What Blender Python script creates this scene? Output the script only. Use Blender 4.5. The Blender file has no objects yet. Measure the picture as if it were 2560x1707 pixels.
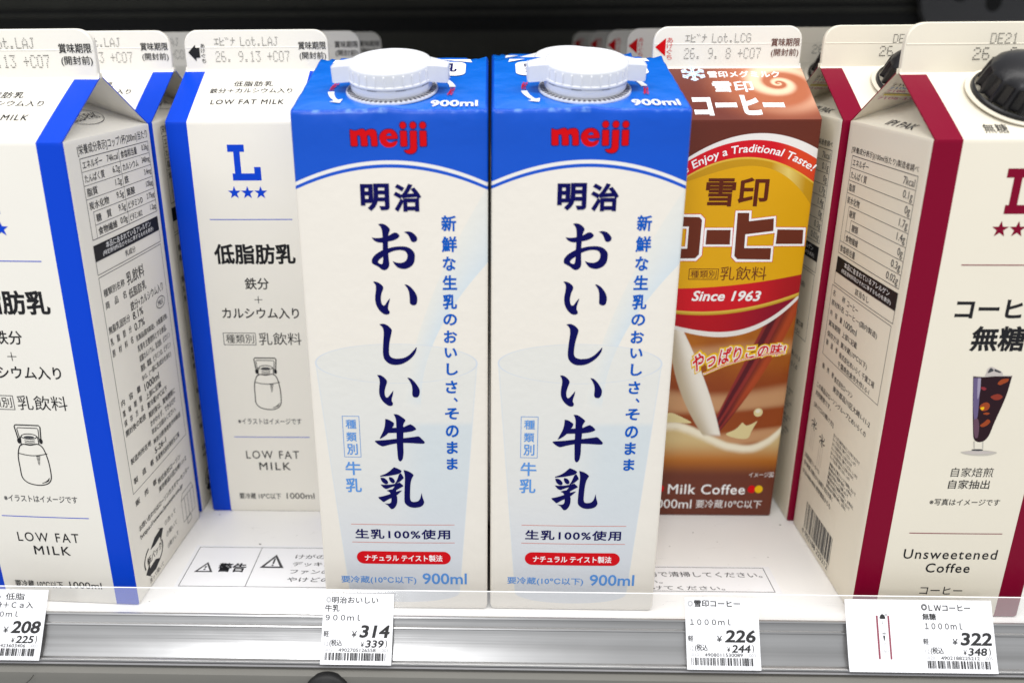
import bpy, bmesh, math, random
from mathutils import Vector, Matrix, noise
from mathutils.geometry import tessellate_polygon
S = bpy.context.scene
COL = S.collection
R = math.radians
MM = 0.001

# ------------------------------------------------------------------ camera
cd = bpy.data.cameras.new('camera')
cam = bpy.data.objects.new('camera', cd); COL.objects.link(cam)
cd.sensor_fit = 'HORIZONTAL'; cd.sensor_width = 36.0; cd.lens = 28.392
cd.shift_x = 0.04381; cd.shift_y = -0.02528
cd.clip_start = 0.01; cd.clip_end = 50
cd.dof.use_dof = True; cd.dof.focus_distance = 0.338; cd.dof.aperture_fstop = 7.0
cam.matrix_world = Matrix(((0.999628, -0.002115, 0.027185, -0.0001),
                           (0.026407, 0.32361, -0.945822, -0.29031),
                           (-0.006797, 0.946188, 0.323546, 0.23416), (0, 0, 0, 1)))
S.camera = cam

# ------------------------------------------------------------------ light
W = bpy.data.worlds.new('World'); S.world = W; W.use_nodes = True
W.node_tree.nodes['Background'].inputs['Color'].default_value = (0.93, 0.96, 1.0, 1)
W.node_tree.nodes['Background'].inputs['Strength'].default_value = 0.66

def area(name, loc, target, sx, sy, power, col=(1, 1, 1)):
    l = bpy.data.lights.new(name, 'AREA'); l.shape = 'RECTANGLE'; l.size = sx; l.size_y = sy
    l.energy = power; l.color = col
    o = bpy.data.objects.new(name, l); COL.objects.link(o); o.location = loc
    o.rotation_euler = (Vector(target) - Vector(loc)).to_track_quat('-Z', 'Y').to_euler()
    return o
area('canopy_lamp', (0.0, -0.42, 1.42), (0, 0.05, 0.12), 3.4, 0.45, 39, (1.0, 0.98, 0.95))
area('aisle_lamp', (-0.55, -2.3, 1.30), (0, 0.0, 0.1), 0.40, 0.9, 22, (0.97, 0.98, 1.0))
S.view_settings.view_transform = 'Standard'; S.view_settings.look = 'None'
S.view_settings.exposure = -0.1; S.view_settings.gamma = 1.0

# ------------------------------------------------------------------ materials
class X:
    """A little expression compiler: arithmetic on shader sockets."""
    nt = None
    def __init__(s, v): s.v = v
    @staticmethod
    def m(op, *a):
        n = X.nt.nodes.new('ShaderNodeMath'); n.operation = op
        for i, q in enumerate(a):
            q = q.v if isinstance(q, X) else q
            if isinstance(q, (int, float)): n.inputs[i].default_value = q
            else: X.nt.links.new(q, n.inputs[i])
        return X(n.outputs[0])
    def __add__(s, o): return X.m('ADD', s, o)
    __radd__ = __add__
    def __sub__(s, o): return X.m('SUBTRACT', s, o)
    def __rsub__(s, o): return X.m('SUBTRACT', o, s)
    def __mul__(s, o): return X.m('MULTIPLY', s, o)
    __rmul__ = __mul__
    def __truediv__(s, o): return X.m('DIVIDE', s, o)
    def sqrt(s): return X.m('SQRT', s)
    def step(s, w=0.12):            # 0 below zero, 1 above, w mm soft
        n = X.nt.nodes.new('ShaderNodeMapRange'); n.clamp = True
        n.interpolation_type = 'SMOOTHSTEP'
        X.nt.links.new(s.v, n.inputs[0])
        n.inputs[1].default_value = -w; n.inputs[2].default_value = w
        return X(n.outputs[0])
def poly(u, c):                      # c highest power first
    r = X.m('ADD', u * 0.0, c[0])
    for k in c[1:]: r = r * u + k
    return r
def mixc(f, a, b):
    n = X.nt.nodes.new('ShaderNodeMix'); n.data_type = 'RGBA'
    X.nt.links.new(f.v, n.inputs[0])
    for i, q in ((6, a), (7, b)):
        if isinstance(q, tuple): n.inputs[i].default_value = q + (1,) if len(q) == 3 else q
        else: X.nt.links.new(q, n.inputs[i])
    return n.outputs[2]

def mat(name, col=(0.8, 0.8, 0.8), rough=0.4, metal=0.0, bump=0.0, bscale=300, spec=None, tint=0.0, coat=0.0):
    m = bpy.data.materials.new(name); m.use_nodes = True
    nt = m.node_tree; b = nt.nodes['Principled BSDF']
    spec = spec if spec is not None else 0.12 if name.endswith('ink') else 0.28
    b.inputs['Base Color'].default_value = (*col, 1); b.inputs['Roughness'].default_value = rough
    b.inputs['Metallic'].default_value = metal; b.inputs['Specular IOR Level'].default_value = spec
    b.inputs['Coat Weight'].default_value = coat; b.inputs['Coat Roughness'].default_value = 0.12
    if bump or tint:
        tc = nt.nodes.new('ShaderNodeTexCoord')
        nz = nt.nodes.new('ShaderNodeTexNoise'); nz.inputs['Scale'].default_value = bscale
        nz.inputs['Detail'].default_value = 3
        nt.links.new(tc.outputs['Object'], nz.inputs['Vector'])
        if bump:
            bp = nt.nodes.new('ShaderNodeBump'); bp.inputs['Strength'].default_value = bump
            bp.inputs['Distance'].default_value = 0.0004
            nt.links.new(nz.outputs['Fac'], bp.inputs['Height']); nt.links.new(bp.outputs['Normal'], b.inputs['Normal'])
        if tint:
            n2 = nt.nodes.new('ShaderNodeTexNoise'); n2.inputs['Scale'].default_value = 40
            nt.links.new(tc.outputs['Object'], n2.inputs['Vector'])
            mx = nt.nodes.new('ShaderNodeMix'); mx.data_type = 'RGBA'
            nt.links.new(n2.outputs['Fac'], mx.inputs[0])
            mx.inputs[6].default_value = (*[c * (1 - tint) for c in col], 1)
            mx.inputs[7].default_value = (*[min(1, c * (1 + tint)) for c in col], 1)
            nt.links.new(mx.outputs[2], b.inputs['Base Color'])
    return m
CREAM = mat('cream_board', (0.77, 0.74, 0.67), 0.42, bump=0.10, bscale=90, tint=0.015)
IVORY = mat('ivory_board', (0.75, 0.695, 0.575), 0.42, bump=0.10, bscale=90, tint=0.015)
BLUE = mat('blue_stripe_ink', (0.002, 0.050, 0.54), 0.36, bump=0.08, bscale=120)
WINE = mat('wine_red_ink', (0.19, 0.001, 0.020), 0.36, bump=0.12, bscale=160)
BLACK = mat('black_ink', (0.014, 0.014, 0.016), 0.45)
GREYINK = mat('grey_ink', (0.06, 0.06, 0.065), 0.5)
JETINK = mat('jet_printer_ink', (0.02, 0.019, 0.018), 0.6)
NAVY = mat('navy_ink', (0.001, 0.001, 0.075), 0.38)
NAVYLINE = mat('navy_outline_ink', (0.01, 0.004, 0.05), 0.4)
SKYINK = mat('mid_blue_ink', (0.002, 0.085, 0.43), 0.4)
PALEINK = mat('pale_blue_ink', (0.10, 0.27, 0.62), 0.4)
PALELINE = mat('faint_blue_line_ink', (0.50, 0.57, 0.68), 0.4)
LOGORED = mat('logo_red_ink', (0.55, 0.0, 0.003), 0.38)
REDINK = mat('red_ink', (0.58, 0.003, 0.008), 0.4)
SALMON = mat('thin_red_ink', (0.62, 0.14, 0.09), 0.4)
WHITEINK = mat('white_ink', (0.84, 0.84, 0.84), 0.4)
BROWNINK = mat('brown_ink', (0.10, 0.018, 0.008), 0.4)
CHOCO = mat('chocolate_ink', (0.13, 0.028, 0.014), 0.4)
GOLDINK = mat('gold_ink', (0.60, 0.36, 0.03), 0.35)
YELLOWINK = mat('yellow_ink', (0.78, 0.47, 0.01), 0.4)
MILKINK = mat('milk_picture_ink', (0.72, 0.67, 0.56), 0.4)
SPLASHINK = mat('milk_splash_ink', (0.66, 0.56, 0.29), 0.4)
SWIRLINK = mat('swirl_ink', (0.9, 0.52, 0.3), 0.4)
COFFEEINK = mat('coffee_picture_ink', (0.13, 0.012, 0.016), 0.35)
COFFEELITE = mat('coffee_light_ink', (0.36, 0.05, 0.03), 0.35)
AMBERINK = mat('amber_ink', (0.55, 0.13, 0.015), 0.4)
FROSTINK = mat('frost_blue_ink', (0.62, 0.72, 0.90), 0.4)
EMBERINK = mat('ember_ink', (0.30, 0.055, 0.015), 0.4)
GLASSINK = mat('cola_dark_ink', (0.022, 0.008, 0.012), 0.35)
MAUVEINK = mat('glass_reflection_ink', (0.13, 0.10, 0.20), 0.35)
ICEINK = mat('ice_ink', (0.50, 0.45, 0.42), 0.4)
SHADOWINK = mat('glass_foot_ink', (0.48, 0.45, 0.39), 0.4)
CYANINK = mat('cyan_ink', (0.10, 0.22, 0.42), 0.5)
PINKINK = mat('magenta_ink', (0.45, 0.12, 0.25), 0.5)
OCHREINK = mat('ochre_ink', (0.55, 0.45, 0.13), 0.5)
CAPWHITE = mat('white_plastic', (0.755, 0.765, 0.79), 0.28, coat=0.1)
CAPBLACK = mat('black_plastic', (0.012, 0.0115, 0.013), 0.34, bump=0.12, bscale=900)
TAGPAPER = mat('tag_paper', (0.82, 0.82, 0.84), 0.6, bump=0.05, bscale=200)
TAGINK = mat('tag_ink', (0.035, 0.035, 0.036), 0.6)
TAGFAINT = mat('tag_faint_ink', (0.42, 0.42, 0.43), 0.6)
LABELFILM = mat('label_film', (0.80, 0.80, 0.82), 0.25)
DECK = mat('white_steel', (0.80, 0.79, 0.775), 0.32, bump=0.06, bscale=60, tint=0.02)
BEZEL = mat('grey_lip', (0.15, 0.145, 0.13), 0.5, bump=0.1, bscale=400, tint=0.05)
DARK = mat('dark_liner', (0.06, 0.06, 0.05), 0.55, tint=0.2)
DARKER = mat('darker_liner', (0.012, 0.012, 0.012), 0.6)
DUCT = mat('dark_grey_duct', (0.10, 0.10, 0.105), 0.55)
RUBBER = mat('black_rubber', (0.012, 0.012, 0.012), 0.5)
HAIRM = mat('hair', (0.02, 0.015, 0.012), 0.5)
SCRATCH = mat('scratch_mark', (0.55, 0.54, 0.53), 0.6)
DIRT = mat('dirt', (0.12, 0.11, 0.10), 0.8)

def coords():
    tc = X.nt.nodes.new('ShaderNodeTexCoord'); sp = X.nt.nodes.new('ShaderNodeSeparateXYZ')
    X.nt.links.new(tc.outputs['Object'], sp.inputs[0])
    return X(sp.outputs[0]) * 1000.0, X(sp.outputs[1]) * 1000.0, X(sp.outputs[2]) * 1000.0, tc
def noise_node(tc, scale, detail=2.0, vec=None):
    n = X.nt.nodes.new('ShaderNodeTexNoise'); n.inputs['Scale'].default_value = scale
    n.inputs['Detail'].default_value = detail
    X.nt.links.new(vec if vec is not None else tc.outputs['Object'], n.inputs['Vector'])
    return X(n.outputs['Fac'])
def bump_to(b, h, strength, dist=0.0004):
    bp = X.nt.nodes.new('ShaderNodeBump'); bp.inputs['Strength'].default_value = strength
    bp.inputs['Distance'].default_value = dist
    X.nt.links.new(h.v, bp.inputs['Height']); X.nt.links.new(bp.outputs['Normal'], b.inputs['Normal'])

def milk_box_material():
    m = mat('blue_and_cream_board', rough=0.33, coat=0.05); X.nt = m.node_tree
    b = X.nt.nodes['Principled BSDF']
    u, v, z, tc = coords()
    arc = poly(u, (-0.00655, 0.4545, 186.0))            # lower edge of the blue field
    arc = arc - 0.5
    cream = (0.745, 0.70, 0.625)
    # printed glass of milk
    d = z - 106.0
    left = 38.0 + d * 0.20 + d * d * 0.0027
    right = 44.4 + d * 0.13 + d * d * 0.0078
    stream = (u - left).step(0.4) * (right - u).step(0.25) * (z - 97.0).step(3.0) * (arc - z).step(0.2)
    sg = X.m('DIVIDE', u - left, right - left)
    col = mixc(stream * 0.9, cream, mixc(sg, (0.70, 0.69, 0.635), (0.575, 0.645, 0.685)))
    half = 23.6 + (z - 9.0) * 0.0735
    dx = X.m('ABSOLUTE', u - 34.4)
    e1 = ((u - 34.4) * (u - 34.4) / (31.4 * 31.4) + (z - 115.3) * (z - 115.3) / (8.2 * 8.2))
    rim_in = (1.0 - e1).step(0.03)
    body = (half - dx).step(0.3) * (115.3 - z).step(0.2)
    e2 = ((u - 34.4) * (u - 34.4) / (23.6 * 23.6) + (z - 9.0) * (z - 9.0) / 26.0)
    foot = X.m('MAXIMUM', (z - 9.0).step(0.1), (1.0 - e2).step(0.06))
    inside = X.m('MAXIMUM', rim_in, body * foot)
    right = (u - 37.0).step(11.0) * (89.5 - z).step(1.6)
    low = (44.0 - z).step(34.0)
    mk = mixc((96.0 - z).step(24.0) * 0.55, (0.675, 0.668, 0.625), (0.64, 0.645, 0.63))
    mk = mixc(right * (z - 5.0).step(25.0) * 0.8, mk, (0.535, 0.60, 0.635))
    mk = mixc(low, mk, (0.575, 0.60, 0.645))
    col2 = mixc(inside * (1.0 - stream * 0.45) * 0.9, col, mk)
    ring = 1.0 - X.m('ABSOLUTE', e1 - 1.0).__truediv__(0.035)
    col3 = mixc(X.m('MAXIMUM', ring, 0.0) * 0.95, col2, (0.55, 0.60, 0.67))
    edge = 1.0 - X.m('ABSOLUTE', dx - half) * 2.2
    col4 = mixc(X.m('MAXIMUM', edge, 0.0) * (115.0 - z).step(0.5) * foot * 0.5, col3, (0.55, 0.62, 0.68))
    # header
    blue = (0.0005, 0.072, 0.50)
    white = (0.74, 0.72, 0.68)
    c = mixc((z - (arc - 2.6)).step(), col4, blue)
    c = mixc((z - (arc - 1.35)).step(), c, white)
    c = mixc((z - arc).step(), c, blue)
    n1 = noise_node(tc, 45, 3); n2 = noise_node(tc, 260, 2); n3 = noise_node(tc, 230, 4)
    crease_highlight = (z - 209.9).step(0.5) * (2.0 - v).step(1.0) * (n3 - 0.56).step(0.08)  # whitened fold plus edge highlight, painted in as a broken lighter blue line
    c = mixc(crease_highlight * 0.45, c, (0.22, 0.42, 0.80))
    X.nt.links.new(c, b.inputs['Base Color'])
    topw = (z - 202.0).step(8.0)
    bump_to(b, n1 * (0.35 + topw * 1.5) + n2 * 0.12, 0.55, 0.0011)
    return m
def wrinkled_blue():
    m = mat('blue_top_board', rough=0.27, coat=0.2); X.nt = m.node_tree
    b = X.nt.nodes['Principled BSDF']; u, v, z, tc = coords()
    n1 = noise_node(tc, 70, 3); n2 = noise_node(tc, 350, 2)
    c = mixc(n1, (0.001, 0.105, 0.56), (0.002, 0.15, 0.66))
    X.nt.links.new(c, b.inputs['Base Color'])
    bump_to(b, n1 * 0.9 + n2 * 0.15, 0.6, 0.0011)
    return m
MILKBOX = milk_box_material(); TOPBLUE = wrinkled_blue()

def coffee_front_material():
    m = mat('milk_coffee_artwork', rough=0.36); X.nt = m.node_tree
    b = X.nt.nodes['Principled BSDF']; u, v, z, tc = coords()
    wO = poly(u, (-0.010746, 0.948412, 173.239)); rO = poly(u, (-0.010936, 0.916755, 172.060))
    gO = poly(u, (-0.012013, 0.940495, 165.363)); yO = poly(u, (-0.000226, 0.012643, 0.105, 169.93))
    red2 = poly(u, (0.001745, -0.02247, 122.88)); gold2 = poly(u, (0.004613, -0.2243, 114.27))
    wt = poly(u, (0.000131, -0.003435, -0.215, 107.46)); wb = poly(u, (0.000125, -0.001981, -0.3037, 106.45))
    n1 = noise_node(tc, 38, 4)
    # picture
    wv = X.nt.nodes.new('ShaderNodeTexWave'); wv.bands_direction = 'Z'; wv.wave_profile = 'SIN'
    wv.inputs['Scale'].default_value = 8; wv.inputs['Distortion'].default_value = 11
    wv.inputs['Detail'].default_value = 1.5; wv.inputs['Detail Scale'].default_value = 0.9
    mp = X.nt.nodes.new('ShaderNodeMapping'); mp.inputs['Rotation'].default_value = (0, R(14), 0)
    mp.inputs['Scale'].default_value = (0.55, 1, 1.5)
    X.nt.links.new(tc.outputs['Object'], mp.inputs[0]); X.nt.links.new(mp.outputs[0], wv.inputs['Vector'])
    band = X(wv.outputs['Fac'])
    pic = mixc((z - 84.0).step(14.0), (0.27, 0.055, 0.009), (0.40, 0.125, 0.008))
    pic = mixc((n1 - 0.52).step(0.2) * 0.6, pic, (0.22, 0.04, 0.008))
    pic = mixc((band - 0.70).step(0.28) * (95.0 - z).step(6.0) * 0.75, pic, (0.58, 0.34, 0.17))
    surf = poly(u, (0.000456, -0.046127, 1.0798, 46.27)) + (n1 - 0.5) * 4.0
    bowl = mixc((z - 38.0).step(7.0), (0.42, 0.135, 0.012), (0.58, 0.44, 0.21))
    bowl = mixc((z - 29.0).step(6.0), (0.13, 0.03, 0.015), bowl)
    bowl = mixc((2.2 - X.m('ABSOLUTE', z - (surf - 2.0))).step(2.0), bowl, (0.80, 0.74, 0.58))
    pic = mixc((surf - z).step(1.0), pic, bowl)
    def between(L_, R_, zlo):
        w_ = X.m('DIVIDE', u - L_, R_ - L_); return w_, (u - L_).step(0.35) * (R_ - u).step(0.35) * (z - zlo).step(1.2)
    cf, cm = between(poly(z, (0.00013, 0.35388, 16.33)), poly(z, (-0.00278, 0.93496, 0.3)), 47.5)
    rib = X.m('SINE', cf * 16.0 + n1 * 2.0)
    cofc = mixc((rib - 0.2).step(0.6), (0.085, 0.006, 0.012), (0.24, 0.022, 0.02))
    cofc = mixc((cf - 0.62).step(0.25) * (z - 62.0).step(12.0) * 0.8, cofc, (0.42, 0.065, 0.012))
    pic = mixc(cm, pic, cofc)
    mf, mm = between(poly(z, (0.005913, -1.236634, 75.84)), poly(z, (-0.002403, -0.053806, 47.53)), 46.5)
    pic = mixc(mm, pic, mixc((mf - 0.45).step(0.4), (0.46, 0.385, 0.27), (0.78, 0.745, 0.67)))
    c = mixc((z - wb).step(), pic, (0.74, 0.71, 0.68))
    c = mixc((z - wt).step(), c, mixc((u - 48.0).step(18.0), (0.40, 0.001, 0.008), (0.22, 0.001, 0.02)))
    c = mixc((z - (gold2 - 1.8)).step(), c, (0.50, 0.30, 0.02))
    c = mixc((z - (gold2 - 0.9)).step(), c, (0.64, 0.45, 0.06))
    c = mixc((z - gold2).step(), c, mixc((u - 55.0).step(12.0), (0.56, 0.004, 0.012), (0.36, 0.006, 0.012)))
    c = mixc((z - red2).step(), c, mixc((z - 140.0).step(30.0), (0.70, 0.37, 0.002), (0.64, 0.33, 0.001)))
    glint = (1.0 - X.m('ABSOLUTE', u - 58.0) / 8.0)
    gold = mixc(X.m('MAXIMUM', glint, 0.0), (0.48, 0.25, 0.004), (0.68, 0.52, 0.14))
    c = mixc((z - yO).step(), c, gold)
    c = mixc((z - (gO - 0.8)).step(0.3), c, (0.66, 0.43, 0.05))
    c = mixc((z - gO).step(), c, mixc((u - 56.0).step(6.0), (0.56, 0.003, 0.012), (0.62, 0.05, 0.012)))
    c = mixc((z - rO).step(), c, (0.74, 0.71, 0.68))
    c = mixc((z - wO).step(), c, mixc(n1, (0.10, 0.018, 0.010), (0.125, 0.024, 0.013)))
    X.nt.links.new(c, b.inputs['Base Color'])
    bump_to(b, n1, 0.15, 0.0008)
    return m
def coffee_roof_material():
    m = mat('milk_coffee_roof_artwork', rough=0.36); X.nt = m.node_tree
    b = X.nt.nodes['Principled BSDF']; u, v, z, tc = coords()
    s = v * 1.178
    du = u - 56.5; ds = (s - 26.0) * 1.15
    r = (du * du + ds * ds).sqrt(); a = X.m('ARCTAN2', ds, du)
    sp = X.m('SINE', a + X.m('LOGARITHM', r + 0.6, 2.718) * 4.6)
    f = (sp - 0.15).step(0.9) * (20.0 - r).step(9.0)
    base = mixc((28.0 - r).step(12.0), (0.135, 0.030, 0.020), (0.40, 0.12, 0.055))
    c = mixc(f, base, (0.80, 0.55, 0.38))
    X.nt.links.new(c, b.inputs['Base Color'])
    return m
COFFEEFRONT = coffee_front_material(); COFFEEROOF = coffee_roof_material()
MUSTARD = mat('mustard_board', (0.42, 0.30, 0.10), 0.4)

# ------------------------------------------------------------------ mesh helpers
class MB:
    def __init__(s): s.v = []; s.f = []; s.m = []; s.mats = []
    def mi(s, m):
        if m not in s.mats: s.mats.append(m)
        return s.mats.index(m)
    def quad_grid(s, rows, m, closed=False):
        """rows: list of rows of points; m: material or fn(i,j)."""
        b = len(s.v); n = len(rows[0])
        for r in rows: s.v += [tuple(p) for p in r]
        for i in range(len(rows) - 1):
            for j in range(n if closed else n - 1):
                k = (j + 1) % n
                s.f.append((b + i * n + j, b + i * n + k, b + (i + 1) * n + k, b + (i + 1) * n + j))
                s.m.append(s.mi(m(i, j) if callable(m) else m))
    def face(s, pts, m):
        b = len(s.v); s.v += [tuple(p) for p in pts]; s.f.append(tuple(range(b, b + len(pts)))); s.m.append(s.mi(m))
    def box(s, lo, hi, m):
        (a, b, c), (d, e, f) = lo, hi
        p = [(a, b, c), (d, b, c), (d, e, c), (a, e, c), (a, b, f), (d, b, f), (d, e, f), (a, e, f)]
        k = len(s.v); s.v += p
        for q in ((0, 3, 2, 1), (4, 5, 6, 7), (0, 1, 5, 4), (1, 2, 6, 5), (2, 3, 7, 6), (3, 0, 4, 7)):
            s.f.append(tuple(k + i for i in q)); s.m.append(s.mi(m))
    def lathe(s, prof, m, n=64, c=(0, 0)):
        rows = [[(c[0] + r * math.cos(2 * math.pi * j / n), c[1] + r * math.sin(2 * math.pi * j / n), z) for j in range(n)] for r, z in prof]
        s.quad_grid(rows, m, closed=True)
    def build(s, name, parent=None, smooth=None, scale=MM):
        me = bpy.data.meshes.new(name)
        me.from_pydata([(x * scale, y * scale, z * scale) for x, y, z in s.v], [], s.f)
        for m in s.mats: me.materials.append(m)
        me.polygons.foreach_set('material_index', s.m)
        me.update()
        if smooth is not None:
            bm = bmesh.new(); bm.from_mesh(me); bmesh.ops.remove_doubles(bm, verts=bm.verts, dist=2e-6)
            bmesh.ops.recalc_face_normals(bm, faces=bm.faces)
            for f in bm.faces: f.smooth = True
            for e in bm.edges:
                if len(e.link_faces) == 2 and e.calc_face_angle(0) > R(smooth): e.smooth = False
            bm.to_mesh(me); bm.free()
        o = bpy.data.objects.new(name, me); COL.objects.link(o); o.parent = parent
        return o

def spline(pts, n=6):
    """Closed Catmull-Rom; a point with a third entry is a sharp corner."""
    P = [(p[0], p[1], len(p) > 2) for p in pts]; N = len(P); out = []
    for i in range(N):
        a, b, c, d = P[i - 1], P[i], P[(i + 1) % N], P[(i + 2) % N]
        ta = (0.5 * (c[0] - a[0]), 0.5 * (c[1] - a[1])); tb = (0.5 * (d[0] - b[0]), 0.5 * (d[1] - b[1]))
        L = math.hypot(c[0] - b[0], c[1] - b[1])
        def lim(t):
            l = math.hypot(*t); return (t[0] * L / l, t[1] * L / l) if l > L > 0 else t
        ta, tb = lim(ta), lim(tb)
        if b[2]: ta = ((c[0] - b[0]) * 0.9, (c[1] - b[1]) * 0.9)
        if c[2]: tb = ((c[0] - b[0]) * 0.9, (c[1] - b[1]) * 0.9)
        for k in range(n):
            t = k / n; t2 = t * t; t3 = t2 * t
            h = (2 * t3 - 3 * t2 + 1, t3 - 2 * t2 + t, -2 * t3 + 3 * t2, t3 - t2)
            out.append((h[0] * b[0] + h[1] * ta[0] + h[2] * c[0] + h[3] * tb[0], h[0] * b[1] + h[1] * ta[1] + h[2] * c[1] + h[3] * tb[1]))
    return out
def expand(pts, d):
    A = sum(pts[i - 1][0] * pts[i][1] - pts[i][0] * pts[i - 1][1] for i in range(len(pts)))
    sg = 1 if A > 0 else -1; out = []
    N = len(pts)
    for i in range(N):
        a, b, c = pts[i - 1], pts[i], pts[(i + 1) % N]
        n1 = (b[1] - a[1], a[0] - b[0]); n2 = (c[1] - b[1], b[0] - c[0])
        l1 = math.hypot(*n1) or 1; l2 = math.hypot(*n2) or 1
        n = (n1[0] / l1 + n2[0] / l2, n1[1] / l1 + n2[1] / l2); l = math.hypot(*n) or 1
        out.append((b[0] + sg * d * n[0] / l, b[1] + sg * d * n[1] / l))
    return out

TXT = {}
def embolden(vs, fs, d):
    de = {}
    for f in fs:
        for i in range(len(f)): de[(f[i], f[(i + 1) % len(f)])] = 1
    acc = {}
    for (a, b) in de:
        if (b, a) in de: continue
        x, y = vs[b][0] - vs[a][0], vs[b][1] - vs[a][1]; l = math.hypot(x, y)
        if l < 1e-7: continue
        for q in (a, b): acc.setdefault(q, []).append((y / l, -x / l))
    out = list(vs)
    for q, ns in acc.items():
        x = sum(n[0] for n in ns); y = sum(n[1] for n in ns); l = math.hypot(x, y)
        if l < 1e-6: continue
        x /= l; y /= l; c = max(0.55, min(x * n[0] + y * n[1] for n in ns))
        out[q] = (vs[q][0] + x * d / c, vs[q][1] + y * d / c)
    return out
def text_mesh(s, bold, shear, spacing, res=3):
    k = (s, bold, shear, spacing)
    if k not in TXT:
        c = bpy.data.curves.new('t', 'FONT'); c.body = s; c.size = 1; c.shear = shear
        c.resolution_u = res; c.space_character = spacing
        o = bpy.data.objects.new('t', c); COL.objects.link(o)
        me = bpy.data.meshes.new_from_object(o.evaluated_get(bpy.context.evaluated_depsgraph_get()))
        vs = [(v.co.x, v.co.y) for v in me.vertices]; fs = [tuple(p.vertices) for p in me.polygons]
        if bold: vs = embolden(vs, fs, bold)
        bpy.data.objects.remove(o); bpy.data.curves.remove(c); bpy.data.meshes.remove(me)
        xs = [v[0] for v in vs]; ys = [v[1] for v in vs]
        x0, x1, y0, y1 = min(xs), max(xs), min(ys), max(ys)
        TXT[k] = ([((x - x0) / (x1 - x0 or 1), (y - y0) / (y1 - y0 or 1)) for x, y in vs], fs, (x1 - x0, y1 - y0, x0, y0))
    return TXT[k]

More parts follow.
